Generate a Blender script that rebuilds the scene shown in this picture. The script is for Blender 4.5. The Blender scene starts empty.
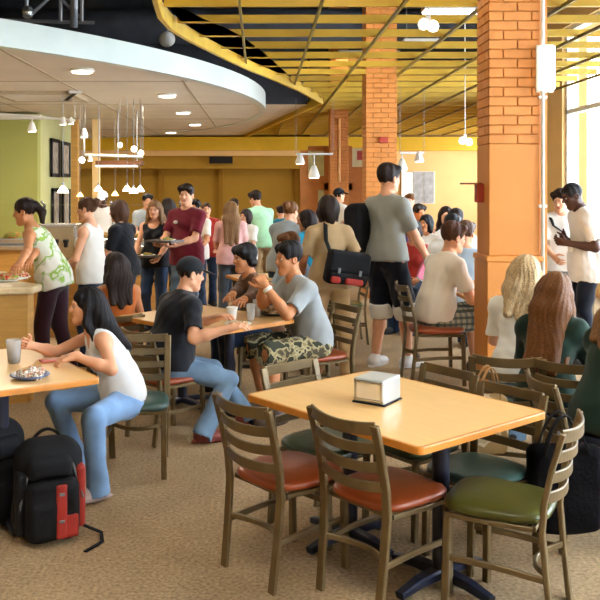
import bpy, bmesh, math, random
import numpy as np
from mathutils import Vector, Matrix
random.seed(4); rng = np.random.default_rng(7)
scene = bpy.context.scene
COL = scene.collection
PI = math.pi
# ------------------------------------------------------------------ camera
FOC, PX0, PY0, EYE = 845.0, 260.0, 188.0, 1.75
cam = bpy.data.cameras.new('camera'); cam_ob = bpy.data.objects.new('camera', cam); COL.objects.link(cam_ob)
cam.sensor_width = 36; cam.lens = FOC / 600 * 36
cam.shift_x = (300 - PX0) / 600; cam.shift_y = -(300 - PY0) / 600
cam.clip_end = 200
cam_ob.location = (0, 0, EYE); cam_ob.rotation_euler = (PI / 2, 0, 0)
scene.camera = cam_ob
scene.view_settings.view_transform = 'Standard'; scene.view_settings.look = 'None'
scene.view_settings.gamma = 1; scene.view_settings.use_curve_mapping = False

def at(px, py, z):
    """the point at height z seen at a pixel of the photograph"""
    Y = FOC * (EYE - z) / (py - PY0)
    return Vector(((px - PX0) * Y / FOC, Y, z))
def deep(px, py, Y):
    return Vector(((px - PX0) * Y / FOC, Y, EYE - (py - PY0) * Y / FOC))
# ------------------------------------------------------------------ materials
def lin(h):
    h = h.lstrip('#'); v = [int(h[i:i + 2], 16) / 255 for i in (0, 2, 4)]
    return [x / 12.92 if x <= .04045 else ((x + .055) / 1.055) ** 2.4 for x in v]
MATS = {}
def mat(name, col, rough=.6, metal=0, var=.10, vs=6, bump=0, bs=80, emit=0, stretch=None, spec=.5, alpha=None, trans=0, sheen=0):
    if name in MATS: return MATS[name]
    m = bpy.data.materials.new(name); m.use_nodes = True
    nt = m.node_tree; b = nt.nodes['Principled BSDF']
    c = lin(col)
    b.inputs['Roughness'].default_value = rough; b.inputs['Metallic'].default_value = metal
    b.inputs['Specular IOR Level'].default_value = spec
    if sheen: b.inputs['Sheen Weight'].default_value = sheen
    if trans: b.inputs['Transmission Weight'].default_value = trans
    tc = nt.nodes.new('ShaderNodeTexCoord'); mp = nt.nodes.new('ShaderNodeMapping')
    nt.links.new(tc.outputs['Object'], mp.inputs[0])
    if stretch: mp.inputs['Scale'].default_value = stretch
    n = nt.nodes.new('ShaderNodeTexNoise'); n.inputs['Scale'].default_value = vs; n.inputs['Detail'].default_value = 4
    nt.links.new(mp.outputs[0], n.inputs['Vector'])
    r = nt.nodes.new('ShaderNodeValToRGB')
    r.color_ramp.elements[0].position = .3; r.color_ramp.elements[1].position = .7
    r.color_ramp.elements[0].color = [x * (1 - var) for x in c] + [1]
    r.color_ramp.elements[1].color = [min(1, x * (1 + var)) for x in c] + [1]
    nt.links.new(n.outputs['Fac'], r.inputs[0]); nt.links.new(r.outputs[0], b.inputs['Base Color'])
    if bump:
        n2 = nt.nodes.new('ShaderNodeTexNoise'); n2.inputs['Scale'].default_value = bs; n2.inputs['Detail'].default_value = 3
        nt.links.new(mp.outputs[0], n2.inputs['Vector'])
        bp = nt.nodes.new('ShaderNodeBump'); bp.inputs['Strength'].default_value = bump; bp.inputs['Distance'].default_value = .01
        nt.links.new(n2.outputs['Fac'], bp.inputs['Height']); nt.links.new(bp.outputs[0], b.inputs['Normal'])
    if emit:
        b.inputs['Emission Color'].default_value = c + [1]; b.inputs['Emission Strength'].default_value = emit
    MATS[name] = m; return m
def multi(name, cols, scale=14, rough=.85, detail=2, stretch=None):
    """blotches of several colours (camouflage, prints)"""
    if name in MATS: return MATS[name]
    m = mat(name, cols[0], rough); nt = m.node_tree
    r = next(n for n in nt.nodes if n.type == 'VALTORGB'); ns = next(n for n in nt.nodes if n.type == 'TEX_NOISE')
    ns.inputs['Scale'].default_value = scale; ns.inputs['Detail'].default_value = detail
    if stretch: next(n for n in nt.nodes if n.type == 'MAPPING').inputs['Scale'].default_value = stretch
    cr = r.color_ramp; cr.interpolation = 'CONSTANT'
    k = len(cols)
    cr.elements[0].position = 0; cr.elements[0].color = lin(cols[0]) + [1]
    cr.elements[1].position = .42; cr.elements[1].color = lin(cols[1]) + [1]
    for i in range(2, k):
        e = cr.elements.new(.42 + .16 * (i - 1) / (k - 1)); e.color = lin(cols[i]) + [1]
    return m
def plaid(name, base, cols, size=.05):
    if name in MATS: return MATS[name]
    m = mat(name, base, .9); nt = m.node_tree; b = nt.nodes['Principled BSDF']
    tc = nt.nodes.new('ShaderNodeTexCoord'); prev = None
    for ax, c in zip(('X', 'Y', 'Z'), cols):
        w = nt.nodes.new('ShaderNodeTexWave'); w.bands_direction = ax; w.inputs['Scale'].default_value = .314 / size
        nt.links.new(tc.outputs['Object'], w.inputs['Vector'])
        rr = nt.nodes.new('ShaderNodeValToRGB'); rr.color_ramp.interpolation = 'CONSTANT'
        rr.color_ramp.elements[0].color = (0, 0, 0, 1); rr.color_ramp.elements[1].position = .62; rr.color_ramp.elements[1].color = (.75, .75, .75, 1)
        nt.links.new(w.outputs['Fac'], rr.inputs[0])
        mx = nt.nodes.new('ShaderNodeMix'); mx.data_type = 'RGBA'
        if prev is None: mx.inputs['A'].default_value = lin(base) + [1]
        else: nt.links.new(prev, mx.inputs['A'])
        mx.inputs['B'].default_value = lin(c) + [1]
        nt.links.new(rr.outputs[0], mx.inputs['Factor']); prev = mx.outputs['Result']
    nt.links.new(prev, b.inputs['Base Color'])
    return m
# ------------------------------------------------------------------ scene objects
def tag(o, label=None, cat=None, group=None, kind=None):
    if label: o['label'] = label
    if cat: o['category'] = cat
    if group: o['group'] = group
    if kind: o['kind'] = kind
    return o
def thing(name, label, cat, loc=(0, 0, 0), rz=0, group=None, scale=1):
    o = bpy.data.objects.new(name, None); COL.objects.link(o); o.empty_display_size = .1
    o.location = loc; o.rotation_euler = (0, 0, rz); o.scale = (scale,) * 3
    return tag(o, label, cat, group)
def link(name, me, m, parent=None, smooth=None):
    o = bpy.data.objects.new(name, me); COL.objects.link(o)
    for mm in (m if isinstance(m, (list, tuple)) else [m]): me.materials.append(mm)
    if parent: o.parent = parent
    return o
def done(name, bm, m, parent=None, smooth=False, bevel=0, seg=2, auto=None):
    me = bpy.data.meshes.new(name)
    bmesh.ops.recalc_face_normals(bm, faces=bm.faces[:])
    bm.to_mesh(me); bm.free()
    if smooth: me.polygons.foreach_set('use_smooth', [True] * len(me.polygons))
    o = link(name, me, m, parent)
    if bevel:
        md = o.modifiers.new('b', 'BEVEL'); md.width = bevel; md.segments = seg; md.limit_method = 'ANGLE'; md.angle_limit = math.radians(40)
    return o
def copy_tree(o, parent=None):
    c = o.copy(); COL.objects.link(c)
    if parent: c.parent = parent; c.matrix_parent_inverse = o.matrix_parent_inverse.copy()
    for ch in list(o.children): copy_tree(ch, c)
    return c
def struct(o): o['kind'] = 'structure'; return o
# ------------------------------------------------------------------ mesh helpers
def B(): return bmesh.new()
def box(bm, c, s, rot=None):
    """axis box, centre c, full size s"""
    M = Matrix.Translation(Vector(c))
    if rot is not None: M = M @ rot.to_4x4()
    M = M @ Matrix.Diagonal((s[0], s[1], s[2], 1))
    bmesh.ops.create_cube(bm, size=1, matrix=M)
def span(bm, x0, x1, y0, y1, z0, z1): box(bm, ((x0 + x1) / 2, (y0 + y1) / 2, (z0 + z1) / 2), (abs(x1 - x0), abs(y1 - y0), abs(z1 - z0)))
def sweep(bm, pts, prof, side=None, scale=None, cap=True):
    """prof: list of (u,v); side: fixed vector for u (else horizontal perpendicular)"""
    pts = [Vector(p) for p in pts]; rings = []
    for i, p in enumerate(pts):
        t = (pts[min(i + 1, len(pts) - 1)] - pts[max(i - 1, 0)]).normalized()
        if side is not None: u = Vector(side)
        else: u = t.cross(Vector((0, 0, 1)))
        if u.length < 1e-4: u = Vector((1, 0, 0))
        u = (u - t * u.dot(t)).normalized(); v = t.cross(u).normalized()
        k = scale[i] if scale else 1
        rings.append([bm.verts.new(p + u * a * k + v * b * k) for a, b in prof])
    n = len(prof)
    for r0, r1 in zip(rings, rings[1:]):
        for j in range(n): bm.faces.new((r0[j], r0[(j + 1) % n], r1[(j + 1) % n], r1[j]))
    if cap:
        bm.faces.new(rings[0][::-1]); bm.faces.new(rings[-1])
def rect(w, h, c=.25):
    a, b = w / 2, h / 2; k = min(a, b) * c
    return [(a - k, -b), (a, -b + k), (a, b - k), (a - k, b), (-a + k, b), (-a, b - k), (-a, -b + k), (-a + k, -b)]
def circ(r, n=10): return [(r * math.cos(2 * PI * i / n), r * math.sin(2 * PI * i / n)) for i in range(n)]
def tube(bm, pts, r, n=10, scale=None): sweep(bm, pts, circ(r, n), scale=scale)
def lathe(bm, prof, c=(0, 0, 0), n=24, M=None):
    """prof (r,z) list"""
    rings = []
    for r, z in prof:
        ring = []
        for i in range(n):
            a = 2 * PI * i / n; p = Vector((r * math.cos(a), r * math.sin(a), z))
            if M is not None: p = M @ p
            ring.append(bm.verts.new(p + Vector(c)))
        rings.append(ring)
    for a, b in zip(rings, rings[1:]):
        for j in range(n): bm.faces.new((a[j], a[(j + 1) % n], b[(j + 1) % n], b[j]))
    bm.faces.new(rings[0][::-1]); bm.faces.new(rings[-1])
def prism(bm, poly, z0, z1):
    a = [bm.verts.new((p[0], p[1], z0)) for p in poly]; b = [bm.verts.new((p[0], p[1], z1)) for p in poly]
    n = len(poly); bm.faces.new(a[::-1]); bm.faces.new(b)
    for j in range(n): bm.faces.new((a[j], a[(j + 1) % n], b[(j + 1) % n], b[j]))
def bez(p0, p1, p2, n=8):
    p0, p1, p2 = Vector(p0), Vector(p1), Vector(p2)
    return [(1 - t) ** 2 * p0 + 2 * t * (1 - t) * p1 + t * t * p2 for t in [i / n for i in range(n + 1)]]
# ------------------------------------------------------------------ implicit surfaces
V = lambda *a: np.array(a, dtype=np.float32)
def cone(a, b, r0, r1=None, k=.02): return ('cone', V(*a), V(*b), r0, r0 if r1 is None else r1, k)
def ell(c, r, R=None, k=.02): return ('ell', V(*c), V(*r), np.eye(3, dtype=np.float32) if R is None else np.array(R, dtype=np.float32), k)
def rbox(c, half, rad, R=None, k=.01): return ('box', V(*c), V(*half), rad, np.eye(3, dtype=np.float32) if R is None else np.array(R, dtype=np.float32), k)
def sub(pr, k=.01): return ('sub', pr, k)
def cut(p, n): n = V(*n); return ('cut', V(*p), n / np.linalg.norm(n))     # removes the side n points to
def pdist(pr, P):
    t = pr[0]
    if t == 'cone':
        _, a, b, r0, r1, _k = pr; d = b - a; L = float(d @ d) + 1e-9; q = P - a
        s = np.clip((q @ d) / L, 0, 1)
        return np.sqrt(((q - s[..., None] * d) ** 2).sum(-1)) - (r0 + s * (r1 - r0))
    if t == 'ell':
        _, c, r, R, _k = pr; q = (P - c) @ R
        k0 = np.sqrt(((q / r) ** 2).sum(-1)); k1 = np.sqrt(((q / (r * r)) ** 2).sum(-1)) + 1e-9
        return k0 * (k0 - 1) / k1
    if t == 'box':
        _, c, h, rad, R, _k = pr; q = np.abs((P - c) @ R) - (h - rad)
        return np.sqrt((np.maximum(q, 0) ** 2).sum(-1)) + np.minimum(q.max(-1), 0) - rad
def pbox(pr):
    t = pr[0]
    if t == 'cone':
        r = max(pr[3], pr[4]); return np.minimum(pr[1], pr[2]) - r, np.maximum(pr[1], pr[2]) + r
    if t == 'ell': e = np.abs(pr[3]) @ pr[2]; return pr[1] - e, pr[1] + e
    if t == 'box': e = np.abs(pr[4]) @ pr[2]; return pr[1] - e, pr[1] + e
def surf(prims, h, lo=None, hi=None, disp=None):
    """smooth union of primitives -> (verts, quads) by surface nets"""
    pos = [p for p in prims if p[0] not in ('sub', 'cut')]
    bl = np.min([pbox(p)[0] for p in pos], 0); bh = np.max([pbox(p)[1] for p in pos], 0)
    lo = bl if lo is None else np.maximum(bl, V(*lo)); hi = bh if hi is None else np.minimum(bh, V(*hi))
    lo = lo - 2.5 * h; n = np.ceil((hi + 2.5 * h - lo) / h).astype(int) + 1
    F = np.full(n, .15, np.float32)
    ax = [lo[i] + h * np.arange(n[i], dtype=np.float32) for i in range(3)]
    def grid(s): return np.stack(np.meshgrid(*[ax[i][s[i]] for i in range(3)], indexing='ij'), -1)
    for p in prims:
        q = p[1] if p[0] == 'sub' else p
        if p[0] == 'cut':
            G = grid([slice(None)] * 3); np.maximum(F, (G - p[1]) @ p[2], out=F); continue
        a, b = pbox(q); m = .05 + 2 * h
        i0 = np.clip(np.floor((a - m - lo) / h).astype(int), 0, n); i1 = np.clip(np.ceil((b + m - lo) / h).astype(int) + 1, 0, n)
        if (i1 <= i0).any(): continue
        s = tuple(slice(i0[i], i1[i]) for i in range(3))
        d = pdist(q, grid(s)).astype(np.float32); f = F[s]
        if p[0] == 'sub':
            k = p[2]; e = np.maximum(k - np.abs(f + d), 0) / k; F[s] = np.maximum(f, -d) + e * e * k * .25
        else:
            k = p[-1]; e = np.maximum(k - np.abs(f - d), 0) / k; F[s] = np.minimum(f, d) - e * e * k * .25
    if disp is not None:
        near = np.abs(F) < .04
        idx = np.argwhere(near); F[near] += disp(lo + h * idx.astype(np.float32)).astype(np.float32)
    return nets(F, lo, h)
CORN = [(i, j, k) for i in (0, 1) for j in (0, 1) for k in (0, 1)]
EDG = [(a, b) for a in CORN for b in CORN if sum(b) == sum(a) + 1 and all(y >= x for x, y in zip(a, b))]
def nets(F, lo, h):
    s = F < 0; cnt = np.zeros(np.array(F.shape) - 1, np.int8); S = F.shape
    for c in CORN: cnt += s[c[0]:S[0] - 1 + c[0], c[1]:S[1] - 1 + c[1], c[2]:S[2] - 1 + c[2]]
    act = (cnt > 0) & (cnt < 8); ii = np.argwhere(act)
    acc = np.zeros((len(ii), 3), np.float32); num = np.zeros(len(ii), np.float32)
    for a, b in EDG:
        va = F[tuple((ii + a).T)]; vb = F[tuple((ii + b).T)]; m = (va < 0) != (vb < 0)
        t = np.where(m, va / np.where(m, va - vb, 1), 0)
        acc += m[:, None] * (np.array(a) + t[:, None] * (np.array(b) - np.array(a))); num += m
    verts = lo + h * (ii + acc / np.maximum(num, 1)[:, None])
    vid = np.full(act.shape, -1, np.int64); vid[act] = np.arange(len(ii)); quads = []
    for axs in range(3):
        sl0 = [slice(1, S[d] - 1) for d in range(3)]; sl1 = list(sl0)
        sl0[axs] = slice(0, S[axs] - 1); sl1[axs] = slice(1, S[axs])
        A = s[tuple(sl0)]; Bs = s[tuple(sl1)]; e = np.argwhere(A != Bs); fl = A[tuple(e.T)]
        off = np.array([1, 1, 1]); off[axs] = 0; e = e + off
        u, w = [d for d in range(3) if d != axs]
        du = np.zeros(3, int); du[u] = 1; dw = np.zeros(3, int); dw[w] = 1
        q = np.stack([vid[tuple((e - du - dw).T)], vid[tuple((e - dw).T)], vid[tuple(e.T)], vid[tuple((e - du).T)]], 1)
        flip = fl if axs != 1 else ~fl
        q = np.where(flip[:, None], q, q[:, ::-1]); quads.append(q[(q >= 0).all(1)])
    return verts.astype(np.float32), np.concatenate(quads)
def np_mesh(name, parts):
    """parts: list of (verts, quads, material index)"""
    me = bpy.data.meshes.new(name); vs, qs, ms, o = [], [], [], 0
    for v, q, mi in parts:
        vs.append(v); qs.append(q + o); ms.append(np.full(len(q), mi, np.int32)); o += len(v)
    vs = np.concatenate(vs); qs = np.concatenate(qs); ms = np.concatenate(ms)
    me.vertices.add(len(vs)); me.vertices.foreach_set('co', vs.ravel())
    me.loops.add(len(qs) * 4); me.loops.foreach_set('vertex_index', qs.ravel().astype(np.int32))
    me.polygons.add(len(qs)); me.polygons.foreach_set('loop_start', (np.arange(len(qs)) * 4).astype(np.int32))
    try: me.polygons.foreach_set('loop_total', np.full(len(qs), 4, np.int32))
    except Exception: pass
    me.polygons.foreach_set('material_index', ms); me.polygons.foreach_set('use_smooth', np.ones(len(qs), bool))
    me.update(); me.validate(); return me
def blob(name, prims, m, parent, h=.012, disp=None):
    v, q = surf(prims, h, disp=disp)
    return link(name, np_mesh(name, [(v, q, 0)]), m, parent)
def folds(amp, f, seed=0):
    r = np.random.default_rng(seed); K = r.normal(size=(5, 3)) * f; ph = r.uniform(0, 6.28, 5)
    return lambda P: amp * sum(np.sin(P @ K[i].astype(np.float32) + ph[i]) for i in range(5)) / 2.2
# ================================================================== MATERIALS
M = {}
M['carpet'] = mat('carpet', '#b39874', .95, var=.34, vs=55, bump=.7, bs=240, spec=.1)
nt = M['carpet'].node_tree
_n = nt.nodes.new('ShaderNodeTexNoise'); _n.inputs['Scale'].default_value = 1.6; _n.inputs['Detail'].default_value = 5
_t = next(n for n in nt.nodes if n.type == 'TEX_COORD'); nt.links.new(_t.outputs['Object'], _n.inputs['Vector'])
_r = nt.nodes.new('ShaderNodeValToRGB'); _r.color_ramp.elements[0].position = .35; _r.color_ramp.elements[1].position = .65
_r.color_ramp.elements[0].color = (.80, .78, .78, 1); _r.color_ramp.elements[1].color = (1, 1, 1, 1)
_m = nt.nodes.new('ShaderNodeMix'); _m.data_type = 'RGBA'; _m.blend_type = 'MULTIPLY'; _m.inputs['Factor'].default_value = 1
nt.links.new(_n.outputs['Fac'], _r.inputs[0]); _b = nt.nodes['Principled BSDF']
_c = next(n for n in nt.nodes if n.type == 'VALTORGB' and n != _r)
nt.links.new(_c.outputs[0], _m.inputs['A']); nt.links.new(_r.outputs[0], _m.inputs['B']); nt.links.new(_m.outputs['Result'], _b.inputs['Base Color'])
M['gold'] = mat('gold_wall', '#b08a2c', .8, var=.05, vs=2)
M['gold_dark'] = mat('gold_wall_deep', '#9c7418', .8, var=.05, vs=2)
M['pale'] = mat('pale_yellow_wall', '#eec98a', .8, var=.04, vs=2)
M['green'] = mat('green_wall', '#a4a65a', .8, var=.04, vs=2)
M['green2'] = mat('pale_green_wall', '#c4c68e', .8, var=.04, vs=2)
M['orange'] = mat('orange_paint', '#cb8236', .55, var=.06, vs=3, bump=.1)
M['mortar'] = mat('brick_mortar', '#b46f30', .8, var=.1, vs=10)
M['brickface'] = mat('brick_paint', '#cc823a', .6, var=.12, vs=9, bump=.25, bs=40)
M['rust'] = mat('rust_panel', '#b5722c', .6, var=.12, vs=5)
M['white'] = mat('white_paint', '#e8e8e2', .5, var=.03)
M['fascia'] = mat('fascia_paint', '#cdd9d4', .3, var=.08, vs=1.2)
M['ceilpaint'] = mat('ceiling_board', '#e0d8c8', .85, var=.05, vs=1.5)
M['black'] = mat('black_paint', '#14141a', .8, var=.3, vs=2)
M['deck'] = mat('deck_black', '#0b0b0e', .9)
M['charcoal'] = mat('charcoal', '#33353b', .8, var=.25, vs=4)
M['grey'] = mat('grey_metal', '#8a8c90', .4, metal=.6)
M['steel'] = mat('steel', '#c9cccf', .25, metal=.9, var=.05)
M['yellow'] = mat('yellow_lattice', '#b8921e', .5, var=.10, vs=3)
M['yellow_hi'] = mat('yellow_band', '#ddb41c', .5, var=.06, vs=3)
M['olive'] = mat('olive_rail', '#7d6a22', .6)
M['glow'] = mat('lamp_glow', '#fff4dc', .5, emit=9, var=0)
M['glow_w'] = mat('lamp_glow_warm', '#ffd98a', .5, emit=5, var=0)
M['glow_c'] = mat('tube_glow', '#ffffff', .5, emit=7, var=0)
M['glass'] = mat('glass', '#ffffff', .03, trans=1, var=0); M['glass'].node_tree.nodes['Principled BSDF'].inputs['IOR'].default_value = 1.06
M['lightbox'] = mat('light_box_cover', '#fffdf4', .6, emit=1.0, var=0)
M['oak'] = mat('counter_wood', '#c09048', .5, var=.14, vs=4, stretch=(1, 1, 6))
M['stone'] = mat('counter_top', '#cdb48a', .35, var=.12, vs=30)
M['photo'] = mat('framed_print', '#a9a49a', .4, var=.5, vs=9)
M['red'] = mat('red_paint', '#a8321e', .5)
# ================================================================== SHELL
XL, XR, YF, YB, ZD = -12.0, 5.4, -4.0, 30.0, 6.2
def slab(name, *a, m='white'):
    bm = B(); span(bm, *a); return struct(done(name, bm, M[m] if isinstance(m, str) else m))
bm = B(); bmesh.ops.create_grid(bm, x_segments=1, y_segments=1, size=1, matrix=Matrix.Translation(((XL + 8.6) / 2, (YF + YB) / 2, 0)) @ Matrix.Diagonal(((8.6 - XL) / 2 + .3, (YB - YF) / 2 + .3, 1, 1)))
struct(done('floor', bm, M['carpet']))
slab('ceiling', XL - .3, 8.9, YF - .3, YB + .3, ZD, ZD + .2, m='deck')
slab('wall_left', XL - .2, XL, YF, YB, 0, ZD, m='gold')
slab('wall_front', XL, XR, YF - .2, YF, 0, ZD, m='pale')
XP = 1.75                                                           # where the back wall turns from deep gold to pale yellow
slab('wall_back', XL, XP, YB, YB + .2, 0, ZD, m='gold')
XR2, YS = 8.6, 16.0
slab('wall_back_pale', XP, XR2, YB - .6, YB + .2, 0, ZD, m='pale')
slab('wall_right_step', XR, XR2, YS, YS + .2, 0, ZD, m='pale')
slab('wall_right_far', XR2, XR2 + .2, YS, YB, 0, ZD, m='pale')
# bulkhead, ledge and yellow band of the back wall
slab('trim_1', XL, XP, YB - .7, YB, 2.42, 2.86, m='gold'); slab('trim_2', XL, XP, YB - .9, YB, 2.86, 3.04, m='pale')
slab('trim_3', XL, XR2, YB - 1.1, YB, 3.04, 3.5, m='yellow_hi')
for i, px in enumerate((161, 221, 297)):
    p = deep(px, 190, YB - .05); slab('trim_%d' % (4 + i), p.x - .08, p.x + .08, YB - .12, YB, 0, 2.42, m='gold_dark')
# right wall: piers between tall windows
piers = [(-4, -3.2), (-.4, .2), (3.2, 3.8), (6.8, 7.4), (10.4, 11), (15.1, 16.0)]
bm = B()
for a, b in piers: span(bm, XR, XR + .3, a, b, .3, 4.6)
span(bm, XR, XR + .3, YF, YS, 4.6, ZD); span(bm, XR, XR + .3, YF, YS, 0, .3)
struct(done('wall_right', bm, M['pale']))
for i, ((_, a), (b, _)) in enumerate(zip(piers, piers[1:])):
    bm = B()
    for y in (a + .04, b - .04): span(bm, XR + .06, XR + .2, y - .04, y + .04, .3, 4.6)
    for z in (.34, 3.1, 4.56): span(bm, XR + .06, XR + .2, a, b, z - .04, z + .04)
    span(bm, XR + .06, XR + .2, (a + b) / 2 - .03, (a + b) / 2 + .03, .3, 4.6)
    w = struct(done('window_%d' % (i + 1), bm, M['white']))
    bm = B(); span(bm, XR + .12, XR + .13, a, b, .3, 4.6); done('pane', bm, M['glass'], w)
# green side room wall at the servery
slab('wall_green', -XL * -1, -4.08, 15.5, 15.7, 0, 3.13, m='green')
slab('wall_green_side', -4.28, -4.08, 15.7, 18.4, 0, 3.13, m='green2')
slab('trim_7', XL, -4.0, 15.36, 15.5, 3.0, 3.09, m='white')
# beige ceiling beyond the disc, with the dark bulkhead above it
tip = at(322, 100, 3.55); far = at(240, 138, 3.55)
bm = B(); prism(bm, [(XL, 18.3), (at(306, 107, 3.55).x, 18.3), (far.x, YB), (XL, YB)], 3.56, 3.6)
struct(done('ceiling_servery', bm, M['ceilpaint']))
slab('trim_8', XL, at(306, 107, 3.55).x, 18.2, 18.3, 3.56, ZD, m='charcoal')
# ================================================================== DISC CEILING
DC, DR, DZ = Vector((-10.0, 15.0, 0)), 10.1, 3.13
bm = B(); lathe(bm, [(DR - .12, DZ), (DR, DZ), (DR, DZ + .27), (DR - .12, DZ + .27)], DC, 160)
bmesh.ops.delete(bm, geom=[f for f in bm.faces if len(f.verts) > 8], context='FACES_ONLY')
# close the inside of the ring
bm.verts.ensure_lookup_table(); n = 160
for j in range(n): bm.faces.new((bm.verts[3 * n + j], bm.verts[3 * n + (j + 1) % n], bm.verts[(j + 1) % n], bm.verts[j]))
ring = struct(done('ceiling_disc_fascia', bm, M['fascia'], smooth=False))
bm = B(); lathe(bm, [(DR - .12, DZ + .012), (DR - .12, DZ + .05)], DC, 160); struct(done('ceiling_disc', bm, M['ceilpaint']))
bm = B()                                                            # panel joints of the round ceiling
for x in (-9, -7.4, -5.8, -4.2, -2.6, -1.0):
    w = math.sqrt(max(0, (DR - .2) ** 2 - (x - DC.x) ** 2)); span(bm, x - .012, x + .012, DC.y - w, DC.y + w, DZ + .006, DZ + .02)
for y in (8, 11, 14, 17, 20, 23):
    w = math.sqrt((DR - .2) ** 2 - (y - DC.y) ** 2); span(bm, -11.5, DC.x + w, y - .012, y + .012, DZ + .006, DZ + .02)
struct(done('ceiling_disc_joint', bm, mat('joint', '#a5967c', .9)))
def downlight(p, r, label):
    t = thing('recessed_downlight', label, 'ceiling light', p, group='downlights in the round white ceiling')
    bm = B(); lathe(bm, [(r, 0), (r * 1.2, 0), (r * 1.2, .03), (r, .03)], (0, 0, -.02), 24); done('trim_ring', bm, M['white'], t)
    bm = B(); lathe(bm, [(r * .98, -.032), (r * .98, -.018)], n=24); done('diffuser', bm, M['glow'], t)
for px, py, l in ((82, 70, 'bright recessed downlight alone beside the ceiling vent'), (167, 95, 'recessed downlight, first of the row by the curved ceiling edge'),
                  (183, 112, 'recessed downlight, second of the row by the curved ceiling edge'), (195, 124, 'recessed downlight, third of the row by the curved ceiling edge'), (171, 132, 'recessed downlight farthest back above the yellow band')):
    downlight(at(px, py, DZ), .12, l)
p = at(42, 96, DZ)
t = thing('ceiling_vent', 'flat square air vent in the round beige ceiling', 'vent', (p.x, p.y, DZ))
bm = B()
for k in range(4): span(bm, -.5, .5, -.5 + k * .28, -.36 + k * .28, -.03, 0)
done('louvre', bm, M['ceilpaint'], t)
bm = B()
for s in (-1, 1): span(bm, s * .5, s * .58, -.58, .58, -.035, .01); span(bm, -.58, .58, s * .5, s * .58, -.035, .01)
done('vent_frame', bm, mat('vent_beige', '#b9aa8c', .6), t)
p = at(70, 95, DZ); t = thing('slot_diffuser', 'narrow white slot diffuser with black slit beside the square vent', 'vent', (p.x, p.y, DZ), .35)
bm = B(); span(bm, -.09, .09, -.6, .6, -.03, 0); done('frame', bm, M['white'], t); bm = B(); span(bm, -.03, .03, -.5, .5, -.036, -.028); done('slit', bm, M['black'], t)
# ================================================================== YELLOW LATTICE
GZ = 3.55
edge = [at(x, y, GZ) for x, y in ((150, -30), (155, -8), (157, 0), (160, 10), (170, 22), (184, 31), (200, 40), (225, 53), (250, 65), (275, 75.5), (300, 87), (322, 100))]
def edge_x(Y):
    if Y >= tip.y: return tip.x + (far.x - tip.x) * (Y - tip.y) / (far.y - tip.y)
    for a, b in zip(edge, edge[1:]):
        if a.y <= Y <= b.y: return a.x + (b.x - a.x) * (Y - a.y) / (b.y - a.y)
    return edge[0].x
g = thing('ceiling_lattice', 'yellow slatted metal ceiling lattice with a curved edge over the dining room', 'ceiling lattice')
bm = B(); y = 8.42 - 3 * .836; ys = []
while y < YB - 1.2: ys.append(y); y += .836
for y in ys:
    x0 = edge_x(y); XR_ = XR if y < YS else XR2
    if y < 8.0: box(bm, ((x0 + XR_) / 2, y, GZ + .05), (XR_ - x0 - .1, .05, .07))
    elif y < 18: box(bm, ((x0 + XR_) / 2, y, GZ + .05), (XR_ - x0 - .1, .05, .085))
    else: box(bm, ((x0 + XR_) / 2, y, GZ + .05), (XR_ - x0 - .1, .05, .10))
done('slats', bm, M['yellow'], g)
bm = B()
for k in range(11):
    X = -.2 + .8 * k; start = None
    for yy in list(np.arange(5.9, YB - 1.2, .05)) + [None]:
        if yy is not None and edge_x(yy) <= X: start = yy if start is None else start; last = yy
        elif start is not None:
            if X > XR: start = max(start, YS + .3)
            span(bm, X - .013, X + .013, start, last, GZ - .02, GZ + .02); start = None
done('rails', bm, M['olive'], g)
bm = B(); sweep(bm, edge, rect(.05, .17, .1), side=None); done('edge_band', bm, mat('yellow_edge', '#bb951e', .5), g)
bm = B(); sweep(bm, [tip, far], rect(.05, .16, .1)); done('edge_band', bm, M['yellow_hi'], g)
bm = B()                                                            # tapering yellow board where the lattice follows the curve
e2 = [p + Vector((.10, .0, .02)) for p in edge[3:10]]; e3 = [p + Vector((.10 + .42 * math.sin(PI * (i + .5) / 7), -.1, .02)) for i, p in enumerate(edge[3:10])]
lo_ = [bm.verts.new(p) for p in e2]; hi_ = [bm.verts.new(p) for p in e3]
for i in range(6): bm.faces.new((lo_[i], lo_[i + 1], hi_[i + 1], hi_[i]))
bmesh.ops.solidify(bm, geom=bm.faces[:], thickness=.02); done('border_board', bm, mat('pale_board', '#d9c690', .6), g)
# solid yellow infill at the back of the lattice
bm = B(); prism(bm, [(tip.x + .15, tip.y + .6), (XR2 - .1, tip.y + .6), (XR2 - .1, YB - 1.2), (far.x + .25, YB - 1.2)], GZ + .12, GZ + .14); done('backing_board', bm, mat('yellow_board', '#b58a12', .7), g)
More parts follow.
